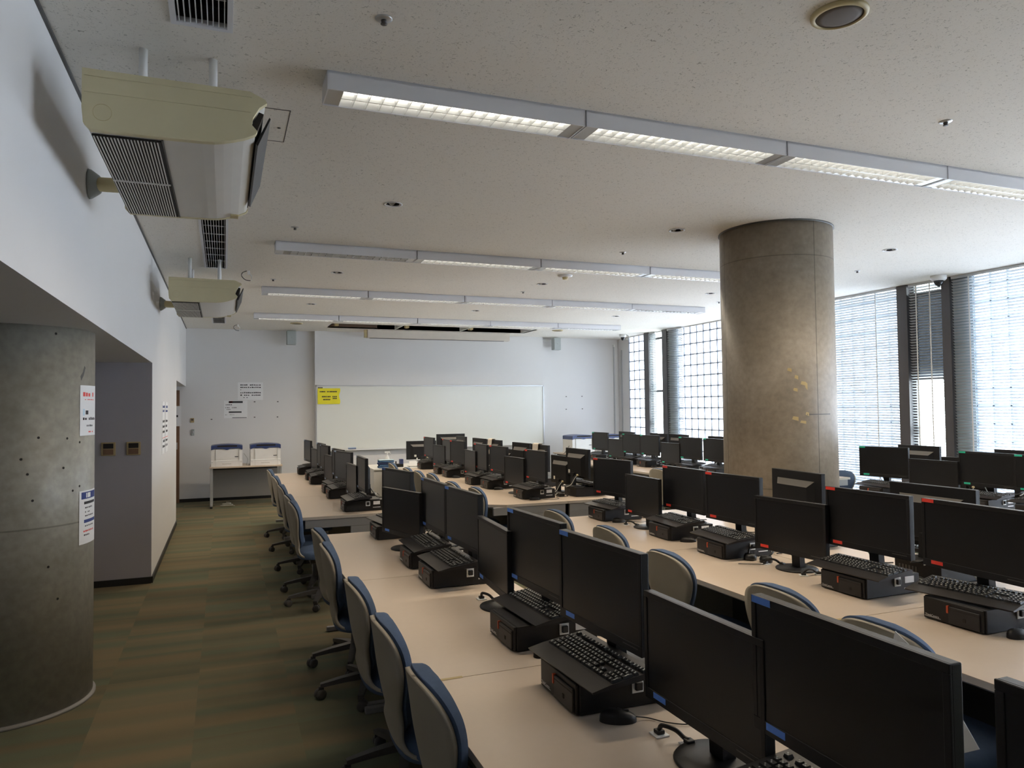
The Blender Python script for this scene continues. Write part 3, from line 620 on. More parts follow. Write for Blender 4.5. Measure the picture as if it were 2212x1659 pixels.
def deskrow(key,x,depth,ys,rz,desc,group,cham0=False):
    for i,y in enumerate(ys):
        k=key+('c' if (cham0 and i==0) else '')
        la='beige desk, %s from near end of the %s'%(ordw[i],desc)
        if rz==0: place('desk%.2f%s'%(depth,'c' if cham0 and i==0 else ''),lambda:desk(depth,cham0 and i==0),la,'desk',(x,y,0),0,group)
        else: place('desk%.2f'%depth,lambda:desk(depth),la,'desk',(x,y+1.57,0),PI,group)
NEAR=[.86-1.57,.86,2.43,4.0]; FAR=[6.52,8.09,9.66]
deskrow('A',.62,.80,NEAR,0,'near left row','desks of the near left row')
deskrow('F',.62,.80,FAR,0,'far left row','desks of the far left row')
deskrow('B',2.34,.80,NEAR[1:],0,'near middle block, aisle side','desks of the near middle block')
deskrow('Br',3.945,.80,NEAR[1:],PI,'near middle block, window side','desks of the near middle block')
deskrow('G',2.34,.80,FAR,0,'far middle block, aisle side','desks of the far middle block',True)
deskrow('H',3.945,.80,FAR,PI,'far middle block, window side','desks of the far middle block')
deskrow('c',5.46,.92,[7.03,8.60,10.17],0,'far window-side block, left side','desks of the far window-side block')
deskrow('d',7.31,.92,[7.03,8.60,10.17],PI,'far window-side block, right side','desks of the far window-side block')
deskrow('e',5.46,.92,[2.81,4.38],0,'near window-side block, left side','desks of the near window-side block')
deskrow('f',7.31,.92,[2.81,4.38],PI,'near window-side block, right side','desks of the near window-side block')
# faded yellow tape over two desk joints
for x,y,la in ((.632,2.432,'strip of yellow tape over the desk joint beside the nearest chairs'),(2.352,2.436,'strip of yellow tape over the desk joint of the near middle block')):
    t=thing('tape_strip',la,'tape',(x,y,DH+.0006)); MB().box(0,.13,-.008,.008,0,.0006).build('tape_film',M['tape'],t)

# ------------------------------------------------------------------ chairs
def resample(path,n):
    return spline([Vector(p) for p in path],n)
def chair():
    t=thing('office_chair','','chair')
    LOW=-.008
    P=resample([(.17,.398,.165),(.05,.388,.19),(-.08,.386,.195),(-.165,.40,.175),(-.200,.445,.145),(-.206,.51,.130),(-.222,.58,.150),(-.238,.66,.192),(-.248,.73,.210),(-.255,.785,.196),(-.260,.82,.160),(-.263,.84,.110),(-.265,.849,.05),(-.2655,.851,.003)],3)
    n=len(P)-1
    def sh(i,j):
        p=P[int(round(j*n))]; u=i*2-1; w=max(p.z,.002)
        k=min(1,max(0,(p.y-.42)/.1)); 
        return (p.x+.036*k*(u*u)*(w/.21)**2, u*w, p.y+(1-k)*.03*u*u-LOW*k)
    o=MB().grid(sh,12,n).build('back_shell',M['shell'],t); m=o.modifiers.new('thick','SOLIDIFY'); m.thickness=.014; m.offset=0
    Q=resample([(-.190,.475,.095),(-.190,.52,.124),(-.207,.58,.146),(-.223,.66,.188),(-.233,.73,.206),(-.240,.785,.196),(-.246,.822,.164),(-.250,.845,.118),(-.252,.856,.065),(-.252,.859,.01)],4); q=len(Q)-1
    b=MB(); 
    def cf(off):
        def g(i,j):
            p=Q[int(round(j*q))]; u=i*2-1; e=(1-abs(u)**7)**.5*min(1,j*7)*min(1,(1-j)*9)**.5
            return (p.x+.036*u*u*(p.z/.21)**2+.002+(off*e), u*p.z*1.04, p.y-LOW)
        return g
    b.grid(cf(.044),20,q); b.grid(cf(-.004),20,q); b.build('back_cushion',M['cush'],t)
    b=MB()
    rings=[(.80,.398),(.98,.404),(1.0,.425),(.97,.448),(.85,.462),(.5,.468),(.02,.466)]
    vs=[];fs=[];N=36
    for r,z in rings:
        for k in range(N):
            a=2*PI*k/N; c,s_=math.cos(a),math.sin(a); e=.62
            vs.append((.035+.235*r*math.copysign(abs(c)**e,c),.225*r*math.copysign(abs(s_)**e,s_),z-.012*max(0,c)*r))
    for j in range(len(rings)-1):
        for k in range(N): fs.append((j*N+k,j*N+(k+1)%N,(j+1)*N+(k+1)%N,(j+1)*N+k))
    fs.append(tuple(range(N))[::-1]); b.add(vs,fs,0,True); b.build('seat_cushion',M['cush'],t)
    MB().bbox(-.10,.10,-.07,.07,.345,.386,b=.01).build('tilt_mechanism',M['dkgrey'],t)
    MB().tube([(.02,-.07,.37),(.03,-.19,.372),(.035,-.24,.370)],.006).build('lever',M['dkgrey'],t)
    MB().lathe([(.035,.09),(.030,.12),(.026,.13),(.026,.25),(.016,.25),(.016,.36)],(0,0,0),20).build('gas_column',M['dkgrey'],t)
    for k in range(5):
        a=2*PI*k/5+PI; ca,sa=math.cos(a),math.sin(a)
        pts=[(.02,.105),(.15,.092),(.27,.074)]; l=MB()
        vs=[];w=(.026,.021,.015);hh=(.018,.014,.010)
        for (r,z),ww,h_ in zip(pts,w,hh):
            for sx,sz in ((-1,-1),(1,-1),(1,1),(-1,1)): vs.append((r*ca-sx*ww*sa,r*sa+sx*ww*ca,z+sz*h_))
        fs=[(i*4+q_,i*4+(q_+1)%4,i*4+4+(q_+1)%4,i*4+4+q_) for i in range(2) for q_ in range(4)]+[(3,2,1,0),(8,9,10,11)]
        l.add(vs,fs); leg=l.build('base_leg',M['dkgrey'],t)
        c=MB(); cx,cy=.262*ca,.262*sa
        MM=Matrix.Translation((cx,cy,.027))@Matrix.Rotation(a+.5+k,4,'Z')
        for s_ in (-1,1):
            tmp=MB().lathe([(.012,-.009),(.027,-.009),(.027,.009),(.012,.009)],(0,0,0),18,ax='y'); c.add([MM@(Vector(v)+Vector((.01,s_*.014,0))) for v in tmp.v],tmp.f,0,True)
        c.box(-.012,.02,-.004,.004,.0,.042,M=MM); c.build('caster',M['dkgrey'],leg)
    return t
def chairs(lst,x0,rz,desc,grp):
    for i,(x,y,r) in enumerate(lst):
        la='beige and blue chair, %s %s'%(('nearest' if i==0 else ordw[i]+' from near end'),desc)
        place('chair',chair,la,'chair',(x,y,0),rz+r,grp)
chairs([(.768,1.20,.0),(.768,2.08,.03),(.770,2.67,.0),(.772,3.32,.02),(.775,4.27,-.03),(.790,4.83,.04)],0,0,'at the near left desks','chairs at the near left desks')
chairs([(.765,6.37,.0),(.770,6.89,.03),(.775,7.82,.0),(.782,8.91,.02),(.78,9.93,.0)],0,0,'at the far left desks','chairs at the far left desks')
chairs([(2.35,1.93,.0),(2.375,2.47,.02),(2.37,3.29,.0),(2.48,4.11,-.02),(2.50,4.94,.03)],0,0,'between left and middle desks','chairs at the aisle side of the near middle desks')
chairs([(2.47,6.69,.0),(2.42,7.32,.03),(2.49,8.36,.0),(2.43,8.78,.02),(2.43,9.33,.0),(2.43,10.25,.0)],0,0,'beside the far middle desks','chairs at the aisle side of the far middle desks')
chairs([(4.16,7.75,.1)],0,PI,'chair behind the far middle desks, facing the camera','chairs on the window side')
place('chair',chair,'lone beige chair back between red-labelled monitors, left of the pillar','chair',(5.13,7.65,0),.05,'chairs on the window side')
place('chair',chair,'blue chair back rising above the empty desk right of the pillar','chair',(7.24,7.30,0),PI,'chairs on the window side').scale=(1,1,.88)
place('chair',chair,'raised office chair cut by the right picture edge, pale back showing','chair',(5.47,3.27,0),.0,'chairs on the window side').scale=(1,1,1.12)

# ------------------------------------------------------------------ computers
def monitor(lab,two=True):
    """origin at the centre of the base, screen faces -x"""
    t=thing('monitor','','monitor'); W=.2525; z0,z1=.086,.389; xf=-.060
    MB().bbox(xf+.004,xf+.030,-W,W,z0,z1,b=.003).build('back_cover',M['bezel'],t)
    f=MB(); f.bbox(xf,xf+.006,-W,W,z1-.017,z1,b=.0015); f.bbox(xf,xf+.006,-W,W,z0,z0+.030,b=.0015); f.bbox(xf,xf+.006,W-.015,W,z0+.03,z1-.017,b=.0015); f.bbox(xf,xf+.006,-W,-W+.015,z0+.03,z1-.017,b=.0015); f.build('bezel',M['bezel'],t)
    MB().box(xf+.0025,xf+.0045,-W+.014,W-.014,z0+.029,z1-.016).build('screen',M['screen'],t)
    # rear hump with a sloping top ledge
    h=MB(); a=[(-.19,.105),(.19,.105),(.19,.335),(-.19,.335)]; b_=[(-.15,.115),(.15,.115),(.15,.295),(-.15,.295)]
    h.add([(xf+.029,y,z) for y,z in a]+[(xf+.062,y,z) for y,z in b_],[(0,1,5,4),(1,2,6,5),(3,0,4,7),(4,5,6,7)]); h.build('rear_hump',M['bezel'],t)
    MB().add([(xf+.029,.19,.335),(xf+.029,-.19,.335),(xf+.062,-.15,.295),(xf+.062,.15,.295)],[(0,1,2,3)]).build('vent_ledge',M['vent'],t)  # ledge coloured paler than the hump to imitate light catching its slope
    MB().prism([(xf+.05,.14),(xf+.085,.14),(.035,.012),(-.005,.012)],-.028,.028).build('stand_neck',M['bezel'],t)
    MB().lathe([(.112,0),(.114,.004),(.110,.009),(.04,.013),(.001,.014)],(.0,0,0),40).build('stand_base',M['bezel'],t)
    MB().box(xf+.0622,xf+.063,-.13,-.095,.13,.165).build('rating_sticker',M['sticker'],t)
    if two: MB().box(xf-.0010,xf-.0001,W-.066,W-.004,z1-.0165,z1-.001).build('label_strip',M[lab],t)
    MB().box(xf-.0010,xf-.0001,W-.105,W-.045,z0+.012,z0+.028).build('label_strip',M[lab],t)
    MB().box(xf-.0006,xf-.0001,-W+.02,-W+.10,z0+.018,z0+.021).build('control_marks',M['vent'],t)
    c=MB(); c.tube(spline([(xf+.05,.05,.12),(xf+.09,.06,.105),(.07,.07,.05),(.10,.05,.012),(.16,.03,.007)]),.0035,6); c.build('video_cable',M['cable'],t)
    c=MB(); c.tube(spline([(xf+.05,.085,.125),(xf+.10,.10,.10),(.09,.10,.03),(.15,.10,.006)]),.0032,6); c.build('power_cable',M['gcable'],t)
    MB().cyl((xf+.045,.085,.12),.011,.03,10,ax='x').build('cable_plug',M['gold'],t)
    return t
def textmesh(s,size,m,name,parent):
    cu=bpy.data.curves.new('t','FONT'); cu.body=s; cu.size=size; cu.extrude=.0002
    ob=bpy.data.objects.new('t',cu); C.objects.link(ob); bpy.context.view_layer.update()
    me=bpy.data.meshes.new_from_object(ob.evaluated_get(bpy.context.evaluated_depsgraph_get())); bpy.data.objects.remove(ob)
    me.materials.clear(); me.materials.append(m); o=bpy.data.objects.new(name,me); C.objects.link(o); o.parent=parent; return o
def tower():
    t=thing('desktop_computer','','computer'); X,Y,Z=.17,.1375,.096
    MB().bbox(-X,X,-Y,Y,.003,Z,b=.003).build('case',M['case'],t)
    MB().bbox(-X-.010,-X+.002,-Y+.006,Y-.002,.004,Z-.002,b=.004).build('front_bezel',M['case'],t)
    MB().bbox(-X-.017,-X-.008,-Y+.018,.015,.008,.078,b=.003).build('drive_bay',M['case2'],t)
    MB().box(-X-.0178,-X-.0168,-.118,.010,.066,.068).build('disc_slot',M['shaft'],t)
    MB().bbox(-X-.0185,-X-.0165,-.062,-.050,.030,.044,b=.0015).build('bay_button',M['shaft'],t)
    MB().box(-X-.0190,-X-.0095,.0145,.0225,.050,.080).build('red_sticker',M['orange'],t)
    o=textmesh('ThinkCentre',.0125,M['silver'],'badge_text',t); o.rotation_euler=(PI/2,0,-PI/2); o.location=(-X-.0104,.128,.016)
    MB().box(-X-.0106,-X-.0100,.055,.130,.013,.0145).build('badge_line',M['silver'],t)
    MB().bbox(.005,.045,-Y-.004,-Y,.045,.088,b=.0015).build('anchor_plate',M['white'],t)
    MB().bbox(.013,.037,-Y-.016,-Y-.003,.055,.080,b=.003).build('anchor_clip',M['black'],t)
    MB().box(.075,.135,-Y-.0006,-Y,.055,.086).build('paper_label',M['paper'],t)
    MB().box(.070,.140,-Y-.0006,-Y,.028,.034).build('barcode_label',M['silver'],t)
    g=MB()
    for k in range(6): g.box(X-.0,X+.002,-.11+k*.02,-.10+k*.02,.03,.07)
    g.build('rear_vent',M['dkgrey'],t)
    for x in (-.13,.13):
        for y in (-.10,.10): MB().cyl((x,y,0),.009,.004,10).build('rubber_foot',M['black'],t)
    return t
def keyboard():
    t=thing('keyboard','','keyboard')
    MB().prism([(-.115,.0),(-.118,.006),(-.060,.013),(.100,.020),(.104,.016),(.104,.0)],-.218,.218).build('case',M['case2'],t)
    k=MB(); lg=MB(); zt=lambda x: .013+(x+.06)*.044
    def key(x,y,w=1,d=1,leg=True):
        hw=.019*w/2-.0012; hd=.019*d/2-.0012; z=zt(x); a=.0022
        lo=[(x-hd,y-hw,z),(x+hd,y-hw,z),(x+hd,y+hw,z),(x-hd,y+hw,z)]
        hi=[(x-hd+a,y-hw+a,z+.0075),(x+hd-a,y-hw+a,z+.0080),(x+hd-a,y+hw-a,z+.0080),(x-hd+a,y+hw-a,z+.0075)]
        k.add(lo+hi,[(0,1,5,4),(1,2,6,5),(2,3,7,6),(3,0,4,7),(4,5,6,7)])
        if leg:
            q=z+.0084; lg.add([(x,y+hw*.1,q),(x+hd*.45,y+hw*.1,q+.0001),(x+hd*.45,y+min(hw*.6,.005),q+.0001),(x,y+min(hw*.6,.005),q)],[(0,1,2,3)])
            lg.add([(x-hd*.55,y-.004,q-.0001),(x-hd*.15,y-.004,q-.0001),(x-hd*.15,y-.0005,q-.0001),(x-hd*.55,y-.0005,q-.0001)],[(0,1,2,3)])
    rows=[(-.040,[1.25,1.25,1.25,3,1.25,1.25,1.25,1.25,1.25,2]),(-.021,[2.25]+[1]*11+[1.75]),(-.002,[1.75]+[1]*12+[.25+.0]),(.017,[1.5]+[1]*12+[1.5]),(.036,[1]*13+[2]),(.066,[1,-.9,1,1,1,1,-.35,1,1,1,1,-.35,1,1,1,1])]
    for x,ws in rows:
        y=.200
        for w in ws:
            if w<0: y-=.019*-w; continue
            if w<.6: key(x,y-.019*.62,1.25); y-=.019*1.25; continue
            key(x,y-.019*w/2,w,leg=not(w==3)); y-=.019*w
    for x in (.066,.036,.017):
        for c in range(3): key(x,-.098-.019*c)
    key(-.021,-.117); [key(-.040,-.098-.019*c) for c in range(3)]
    for x in (.036,.017,-.002,-.021):
        for c in range(3): key(x,-.160-.0155*c if False else -.158-.0165*c,.88)
    for x,d in ((.036,1),(.007,2),(-.031,2)): key(x,-.2065,.80,d)
    key(-.040,-.166,1.7); key(-.040,-.191,.88)
    for c in range(4): key(.066,-.158-.0165*c,.8)
    k.build('key_field',M['key'],t,fix=False); lg.build('key_legend',M['legend'],t,fix=False)
    for y in (-.18,.18): MB().box(.07,.095,y-.015,y+.015,-.004,.002).build('foot',M['key'],t)
    return t
def mouse():
    t=thing('mouse','','mouse'); b=MB()
    def g(i,j):
        a=i*2*PI; r=math.sin(j*PI/2); x=.055*math.cos(a)*r; y=.031*math.sin(a)*r; z=.034*math.cos(j*PI/2)**.6*(1-.25*(x/.055)) if j<1 else 0
        return (x,y,max(z,0))
    b.grid(g,24,8); b.build('shell',M['case'],t)
    MB().bbox(.012,.032,-.004,.004,.026,.033,b=.002).build('scroll_wheel',M['shaft'],t)
    b=MB()
    def g2(i,j):
        a=-PI/2+i*PI; r=math.sin((.12+.62*j)*PI/2); x=.0555*math.cos(a)*r; y=.0313*math.sin(a)*r; return (x,y,.0345*math.cos((.12+.62*j)*PI/2)**.6*(1-.25*(x/.055))+.0004)
    b.grid(g2,12,6); b.build('button',M['case2'],t)
    MB().tube(spline([(.052,0,.012),(.09,.01,.004),(.14,-.02,.0035),(.20,-.03,.0035),(.25,.01,.0035),(.24,.06,.0035)]),.0018,6).build('mouse_cable',M['cable'],t)
    return t
def anchor():
    t=thing('security_anchor','','cable anchor')
    for x,y in ((-.02,.0),(.02,-.085)):
        MB().bbox(x-.021,x+.021,y-.021,y+.021,0,.004,b=.001).build('adhesive_plate',M['white'],t); MB().bbox(x-.012,x+.012,y-.012,y+.012,.004,.016,b=.003).build('clip',M['black'],t)
    MB().tube(spline([(-.02,0,.014),(-.022,-.02,.034),(0,-.05,.030),(.015,-.07,.014),(.02,-.085,.014)]),.0065,8).build('tether_loop',M['black'],t)
    return t
def clutter():
    """adapter boxes and loose cables behind a computer"""
    t=thing('cable_bundle','','cables')
    MB().bbox(-.03,.03,-.05,.05,0,.03,b=.005).build('power_adapter',M['black'],t)
    MB().tube(spline([(-.12,.06,.004),(-.05,.09,.004),(.03,.07,.03),(.08,.0,.004),(.03,-.09,.004),(-.09,-.08,.004)]),.0034,6).build('loose_cable',M['cable'],t)
    MB().tube(spline([(-.10,-.05,.004),(-.02,.0,.034),(.06,.06,.015),(.02,.13,.004),(-.06,.11,.004)]),.003,6).build('loose_cable',M['gcable'],t)
    MB().bbox(.035,.06,.02,.07,.0,.022,b=.003).build('white_plug',M['white'],t)
    return t

TZ=DH; TT=DH+.096
def monset(key,lab,rowdesc,adj,lst,rz):
    """lst: (type, x_front, y, turn in degrees); P stands on a computer, S stands on the desk"""
    for i,(ty,x,y,tn,extra) in enumerate(lst):
        two=ty=='P'; z=TT if two else DH
        r=rz+math.radians(tn); c_,s_=math.cos(r),math.sin(r)
        loc=(x+.060*c_,y+.060*s_,z)
        la='%s monitor%s, %s, %s'%('tall' if two else 'lower',(' with '+adj) if adj else '',extra.replace('from the near end','from near end'),rowdesc)
        place('mon_%s_%d'%(lab,two),lambda:monitor(lab,two),la,'monitor',loc,r,'monitors in the '+rowdesc)
def pcs(rowdesc,lst,rz,xoff,KB={}):
    """lst: (x_front, y, name, keyboard?, mouse?)"""
    sg=1 if rz==0 else -1
    for i_,(x,y,nm,k,m_) in enumerate(lst):
        j=random.uniform(-.02,.02); kx,ky,kr=KB.get(i_,(random.uniform(-.01,.015),random.uniform(-.015,.015),random.uniform(-2,2)))
        nm2=nm.replace('from the near end','from near end').replace('at the right picture edge','at right picture edge')
        place('tower',tower,'black computer lying flat, %s, %s'%(nm2,rowdesc),'computer',(x+sg*.18,y,DH),rz+j*.5,'computers lying flat in the '+rowdesc)
        if k: place('kb',keyboard,'keyboard on top of computer, %s, %s'%(nm2,rowdesc),'keyboard',(x+sg*(.128+kx),y+sg*ky,TT+.0165),rz+math.radians(kr),'keyboards in the '+rowdesc,ry=-.085*1)
        if m_: place('mouse',mouse,'black mouse beside computer, %s, %s'%(nm2,rowdesc),'mouse',(x+sg*.10,y-sg*.20,DH+.0005),rz+random.uniform(-.5,.3),'mice in the '+rowdesc)
        if rz==0: place('clutter',clutter,'cable tangle behind computer, %s, %s'%(nm2,rowdesc),'cables',(x+.46,y-.02,DH+.0005),random.uniform(-.6,.6),'cable tangles in the '+rowdesc)

RA='near left row'
monset('plain','bezel',RA,'no label showing',[('P',1.13,.56,0,'cut by right picture edge')],0)
monset('A','blue',RA,'blue labels',[('P',1.127,1.135,-1,'largest and nearest one'),('S',1.130,1.60,0,'just left of the largest one'),('P',1.126,2.135,3,'third from the near end'),('P',1.160,2.75,2,'fourth from the near end'),('S',1.150,3.21,-4,'fifth from the near end'),
 ('P',1.175,3.76,3,'sixth from the near end'),('P',1.172,4.32,1,'seventh from the near end'),('S',1.075,4.77,16,'turned towards the aisle near the far end'),('P',1.15,5.24,11,'farthest one')],0)
pcs(RA,[(.99,.56,'at the right picture edge',1,0),(.98,1.13,'nearest one behind the lower picture edge',1,0),(.975,2.115,'second from the near end',1,1),(1.015,2.722,'third from the near end',1,1),(.985,3.79,'fourth from the near end',1,0),(.995,4.285,'fifth from the near end',1,0),(1.0,5.30,'farthest one',1,0)],0,0,{2:(-.02,-.015,2),3:(.045,.03,2),4:(0,-.01,0),5:(0,.02,-1),6:(.01,.05,7)})
RF='far left row'
monset('F','grey_lab',RF,'',[('P',1.165,6.78,-1,'nearest one'),('S',1.150,7.24,2,'second from the near end'),('P',1.150,7.80,11,'third from the near end'),('P',1.165,8.30,5,'fourth from the near end'),('S',1.135,8.78,4,'fifth from the near end'),('P',1.150,9.30,4,'sixth from the near end'),('P',1.170,9.86,3,'seventh from the near end'),('S',1.150,10.38,3,'eighth from the near end'),('P',1.115,10.95,4,'farthest one')],0)
pcs(RF,[(1.01,6.83,'nearest one',1,0),(1.01,7.89,'second from the near end',1,0),(1.03,8.42,'third from the near end',1,1),(1.0,9.48,'fourth from the near end',1,0),(1.01,10.06,'fifth from the near end',1,0),(.99,10.97,'farthest one',1,0)],0,0)
RB='near middle row'
monset('B','red',RB,'red labels',[('P',2.970,2.21,-3,'nearest one cut by the right picture edge'),('P',2.980,2.78,1,'second from the near end'),('S',2.925,3.26,5,'third from the near end'),('P',2.965,3.80,2,'fourth from the near end'),('P',3.000,4.38,-1,'fifth from the near end'),('S',2.940,4.83,-2,'sixth from the near end'),('P',2.980,5.36,8,'farthest one')],0)
pcs(RB,[(2.795,2.175,'nearest one',1,1),(2.795,2.757,'second from the near end',1,0),(2.77,3.76,'third from the near end',1,0),(2.825,4.41,'fourth from the near end',1,1),(2.825,5.345,'farthest one',1,1)],0,0,{0:(.01,.02,9),1:(-.025,-.005,1),2:(-.01,.01,-5),3:(.0,-.005,-4),4:(0,0,3)})
RR='rear side of near middle block'
monset('R','red',RR,'rear towards camera',[('P',3.50,2.81,0,'nearer one'),('P',3.52,3.81,174-180,'one before the pillar')],PI)
pcs(RR,[(3.70,2.80,'nearer one',1,0),(3.70,3.80,'farther one',1,0)],PI,0)
RG='far middle row'
monset('G','red',RG,'red labels',[('P',2.935,6.86,1,'nearest one'),('S',2.900,7.36,3,'second from the near end'),('P',2.905,7.86,2,'third from the near end'),('P',2.895,8.44,-2,'fourth from the near end'),('S',2.895,8.86,-2,'fifth from the near end'),('P',2.905,9.43,5,'sixth from the near end'),('P',2.915,9.97,-3,'seventh from the near end'),('S',2.895,10.30,4,'eighth from the near end'),('P',2.905,10.90,2,'farthest one')],0)
pcs(RG,[(2.785,6.945,'nearest one',1,1),(2.78,7.97,'second from the near end',1,1),(2.75,8.47,'third from the near end',1,0),(2.765,9.55,'fourth from the near end',1,1),(2.79,10.08,'fifth from the near end',1,0),(2.79,11.02,'farthest one',1,0)],0,0)
RH='rear side of far middle block'
monset('H','red',RH,'rear towards camera',[('P',3.47,6.92,1,'nearest one'),('S',3.46,7.27,3,'second from the near end'),('P',3.475,7.91,-1,'third from the near end'),('P',3.465,8.47,3,'fourth from the near end'),('S',3.46,8.98,0,'fifth from the near end'),('P',3.465,9.46,3,'sixth from the near end'),('P',3.455,10.06,2,'seventh from the near end'),('P',3.465,10.95,-1,'farthest one')],PI)
pcs(RH,[(3.70,6.90,'nearest one',1,0),(3.70,7.92,'second from the near end',0,0),(3.70,8.46,'third from the near end',0,0),(3.70,9.46,'fourth from the near end',0,0),(3.70,10.06,'fifth from the near end',0,0),(3.70,10.95,'farthest one',0,0)],PI,0)
RC='far window-side row'
monset('c','green',RC,'green labels',[('P',5.965,7.96,-1,'nearest one beside the pillar'),('P',5.970,8.52,1,'second from the near end'),('S',5.965,9.0,-2,'third from the near end'),('P',5.955,9.53,1,'fourth from the near end'),('P',5.965,10.08,2,'fifth from the near end'),('S',5.955,10.54,2,'sixth from the near end'),('P',5.960,11.10,3,'farthest one')],0)
pcs(RC,[(5.88,7.98,'nearest one',1,0),(5.89,8.60,'second from the near end',1,0),(5.90,9.675,'third from the near end',1,1),(5.90,10.20,'fourth from the near end',1,0),(5.93,11.30,'farthest one',1,0)],0,0)
RD='rear side of far window-side block'
monset('d','green',RD,'rear towards camera',[('P',6.49,8.52,0,'nearest one'),('P',6.49,9.52,0,'second from the near end'),('P',6.49,10.06,0,'third from the near end'),('P',6.49,11.07,0,'farthest one')],PI)
pcs(RD,[(6.72,8.52,'nearest one',0,0),(6.72,9.52,'second from the near end',0,0),(6.72,10.06,'third from the near end',0,0),(6.72,11.07,'farthest one',0,0)],PI,0)
RE='near window-side row'
monset('e','green',RE,'green labels',[('P',6.145,3.92,3,'cut off by the right picture edge'),('P',6.165,4.44,0,'second from the right picture edge'),('S',6.14,4.94,0,'third from the right picture edge'),('P',6.155,5.50,12,'leftmost one right of the pillar')],0)
pcs(RE,[(5.95,3.92,'cut off by the right picture edge',1,0),(5.98,4.44,'second from the right picture edge',1,0),(5.97,5.50,'leftmost one right of the pillar',1,0)],0,0)
RFF='rear side of near window-side block'
monset('f','green',RFF,'rear towards camera',[('P',6.67,4.45,-1,'nearest one'),('S',6.66,4.97,3,'middle one'),('P',6.67,5.50,-3,'farthest one')],PI)
pcs(RFF,[(6.90,4.45,'nearest one',0,0),(6.90,5.50,'farthest one',0,0)],PI,0)

for x,y,r,la in ((1.155,1.79,.0,'beside the lower monitor nearest the camera'),(1.175,3.37,.0,'beside second lower monitor, near left row'),(2.93,3.44,.3,'left of lower monitor base, near middle row'),(2.91,3.14,1.0,'right of lower monitor base, near middle row'),(2.92,5.0,.2,'by farther lower monitor base, near middle row'),(1.22,1.47,-1.2,'at lower picture edge beside nearest monitor base')):
    place('anchor',anchor,'white adhesive pads with black tether, '+la,'cable anchor',(x,y,DH+.0005 if True else 0),r,'tether anchors on the desks')
# headphones lying behind the near middle row
t=thing('headphones','black headphones lying behind a computer in the near middle row','headphones',(2.93,3.52,DH+.001),.4)
for y in (-.05,.05): MB().lathe([(.0,0),(.036,.002),(.038,.02),(.03,.036),(.0,.038)],(0,y,0),24).build('ear_cup',M['bezel'],t)
MB().tube(spline([(0,-.06,.03),(.05,-.07,.06),(.09,0,.065),(.05,.07,.06),(0,.06,.03)]),.006).build('headband',M['bezel'],t)
MB().tube(spline([(0,-.05,.006),(-.06,-.08,.004),(-.12,-.02,.004),(-.16,.04,.004)]),.0022,6).build('cord',M['cable'],t)

# cloths draped over two monitors that face away
def drape(x,y,ztop,w,hb,hf):
    b=MB()
    def g(i,j):
        yy=(i-.5)*w; s=j*(hb+hf+.07)
        if s<hf: p=(-.010-.003*math.sin(i*6),yy,-(hf-s))
        elif s<hf+.07: a=(s-hf)/.07*PI; p=(.022-.034*math.cos(a),yy*(1-.03*math.sin(a)),.010*math.sin(a))
        else: p=(.060+.012*math.sin(i*4+1)*((s-hf-.07)/hb),yy*(1+.10*(s-hf-.07)/hb),-(s-hf-.07))
        return p
    b.grid(g,10,26); return b
for x,y,la in ((3.415,7.99,'beige cloth draped over a monitor back, nearer one in front of the whiteboard'),(3.405,9.56,'beige cloth draped over a monitor back, farther one in front of the whiteboard')):
    t=thing('draped_cloth',la,'cloth',(x,y,TT+.391),PI); drape(0,0,0,.15,.02,.16)
    b=MB()
    def g(i,j,b=b):
        yy=(i-.5)*.15; s=j
        pts=[(-.012,-.10),(-.012,-.002),(.0,.008),(.03,.008),(.042,.0),(.046,-.06),(.062,-.12),(.066,-.20)]
        k=s*(len(pts)-1); a=int(min(k,len(pts)-2)); f=k-a; X=pts[a][0]*(1-f)+pts[a+1][0]*f; Z=pts[a][1]*(1-f)+pts[a+1][1]*f
        return (X-.060,yy*(1+.06*math.sin(s*3)),Z)
    b.grid(g,8,28); o=b.build('cloth_sheet',M['cloth'],t,fix=False); m=o.modifiers.new('t','SOLIDIFY'); m.thickness=.003
# white sheet hanging on the back of an aisle chair
t=thing('paper_sheet','white sheet hung over the back of a chair behind the nearest monitor','paper',(2.11,1.62,0))
b=MB(); b.add([(0,.12,.90),(0,.05,.86),(0,-.085,.73),(0,-.15,.645),(0,-.08,.60),(0,.10,.60),(0,.16,.75)],[(0,1,2,3,4,5,6)]); o=b.build('sheet_face',M['paper'],t,fix=False); o.location=(-.13,0,0)
m=o.modifiers.new('t','SOLIDIFY'); m.thickness=.002

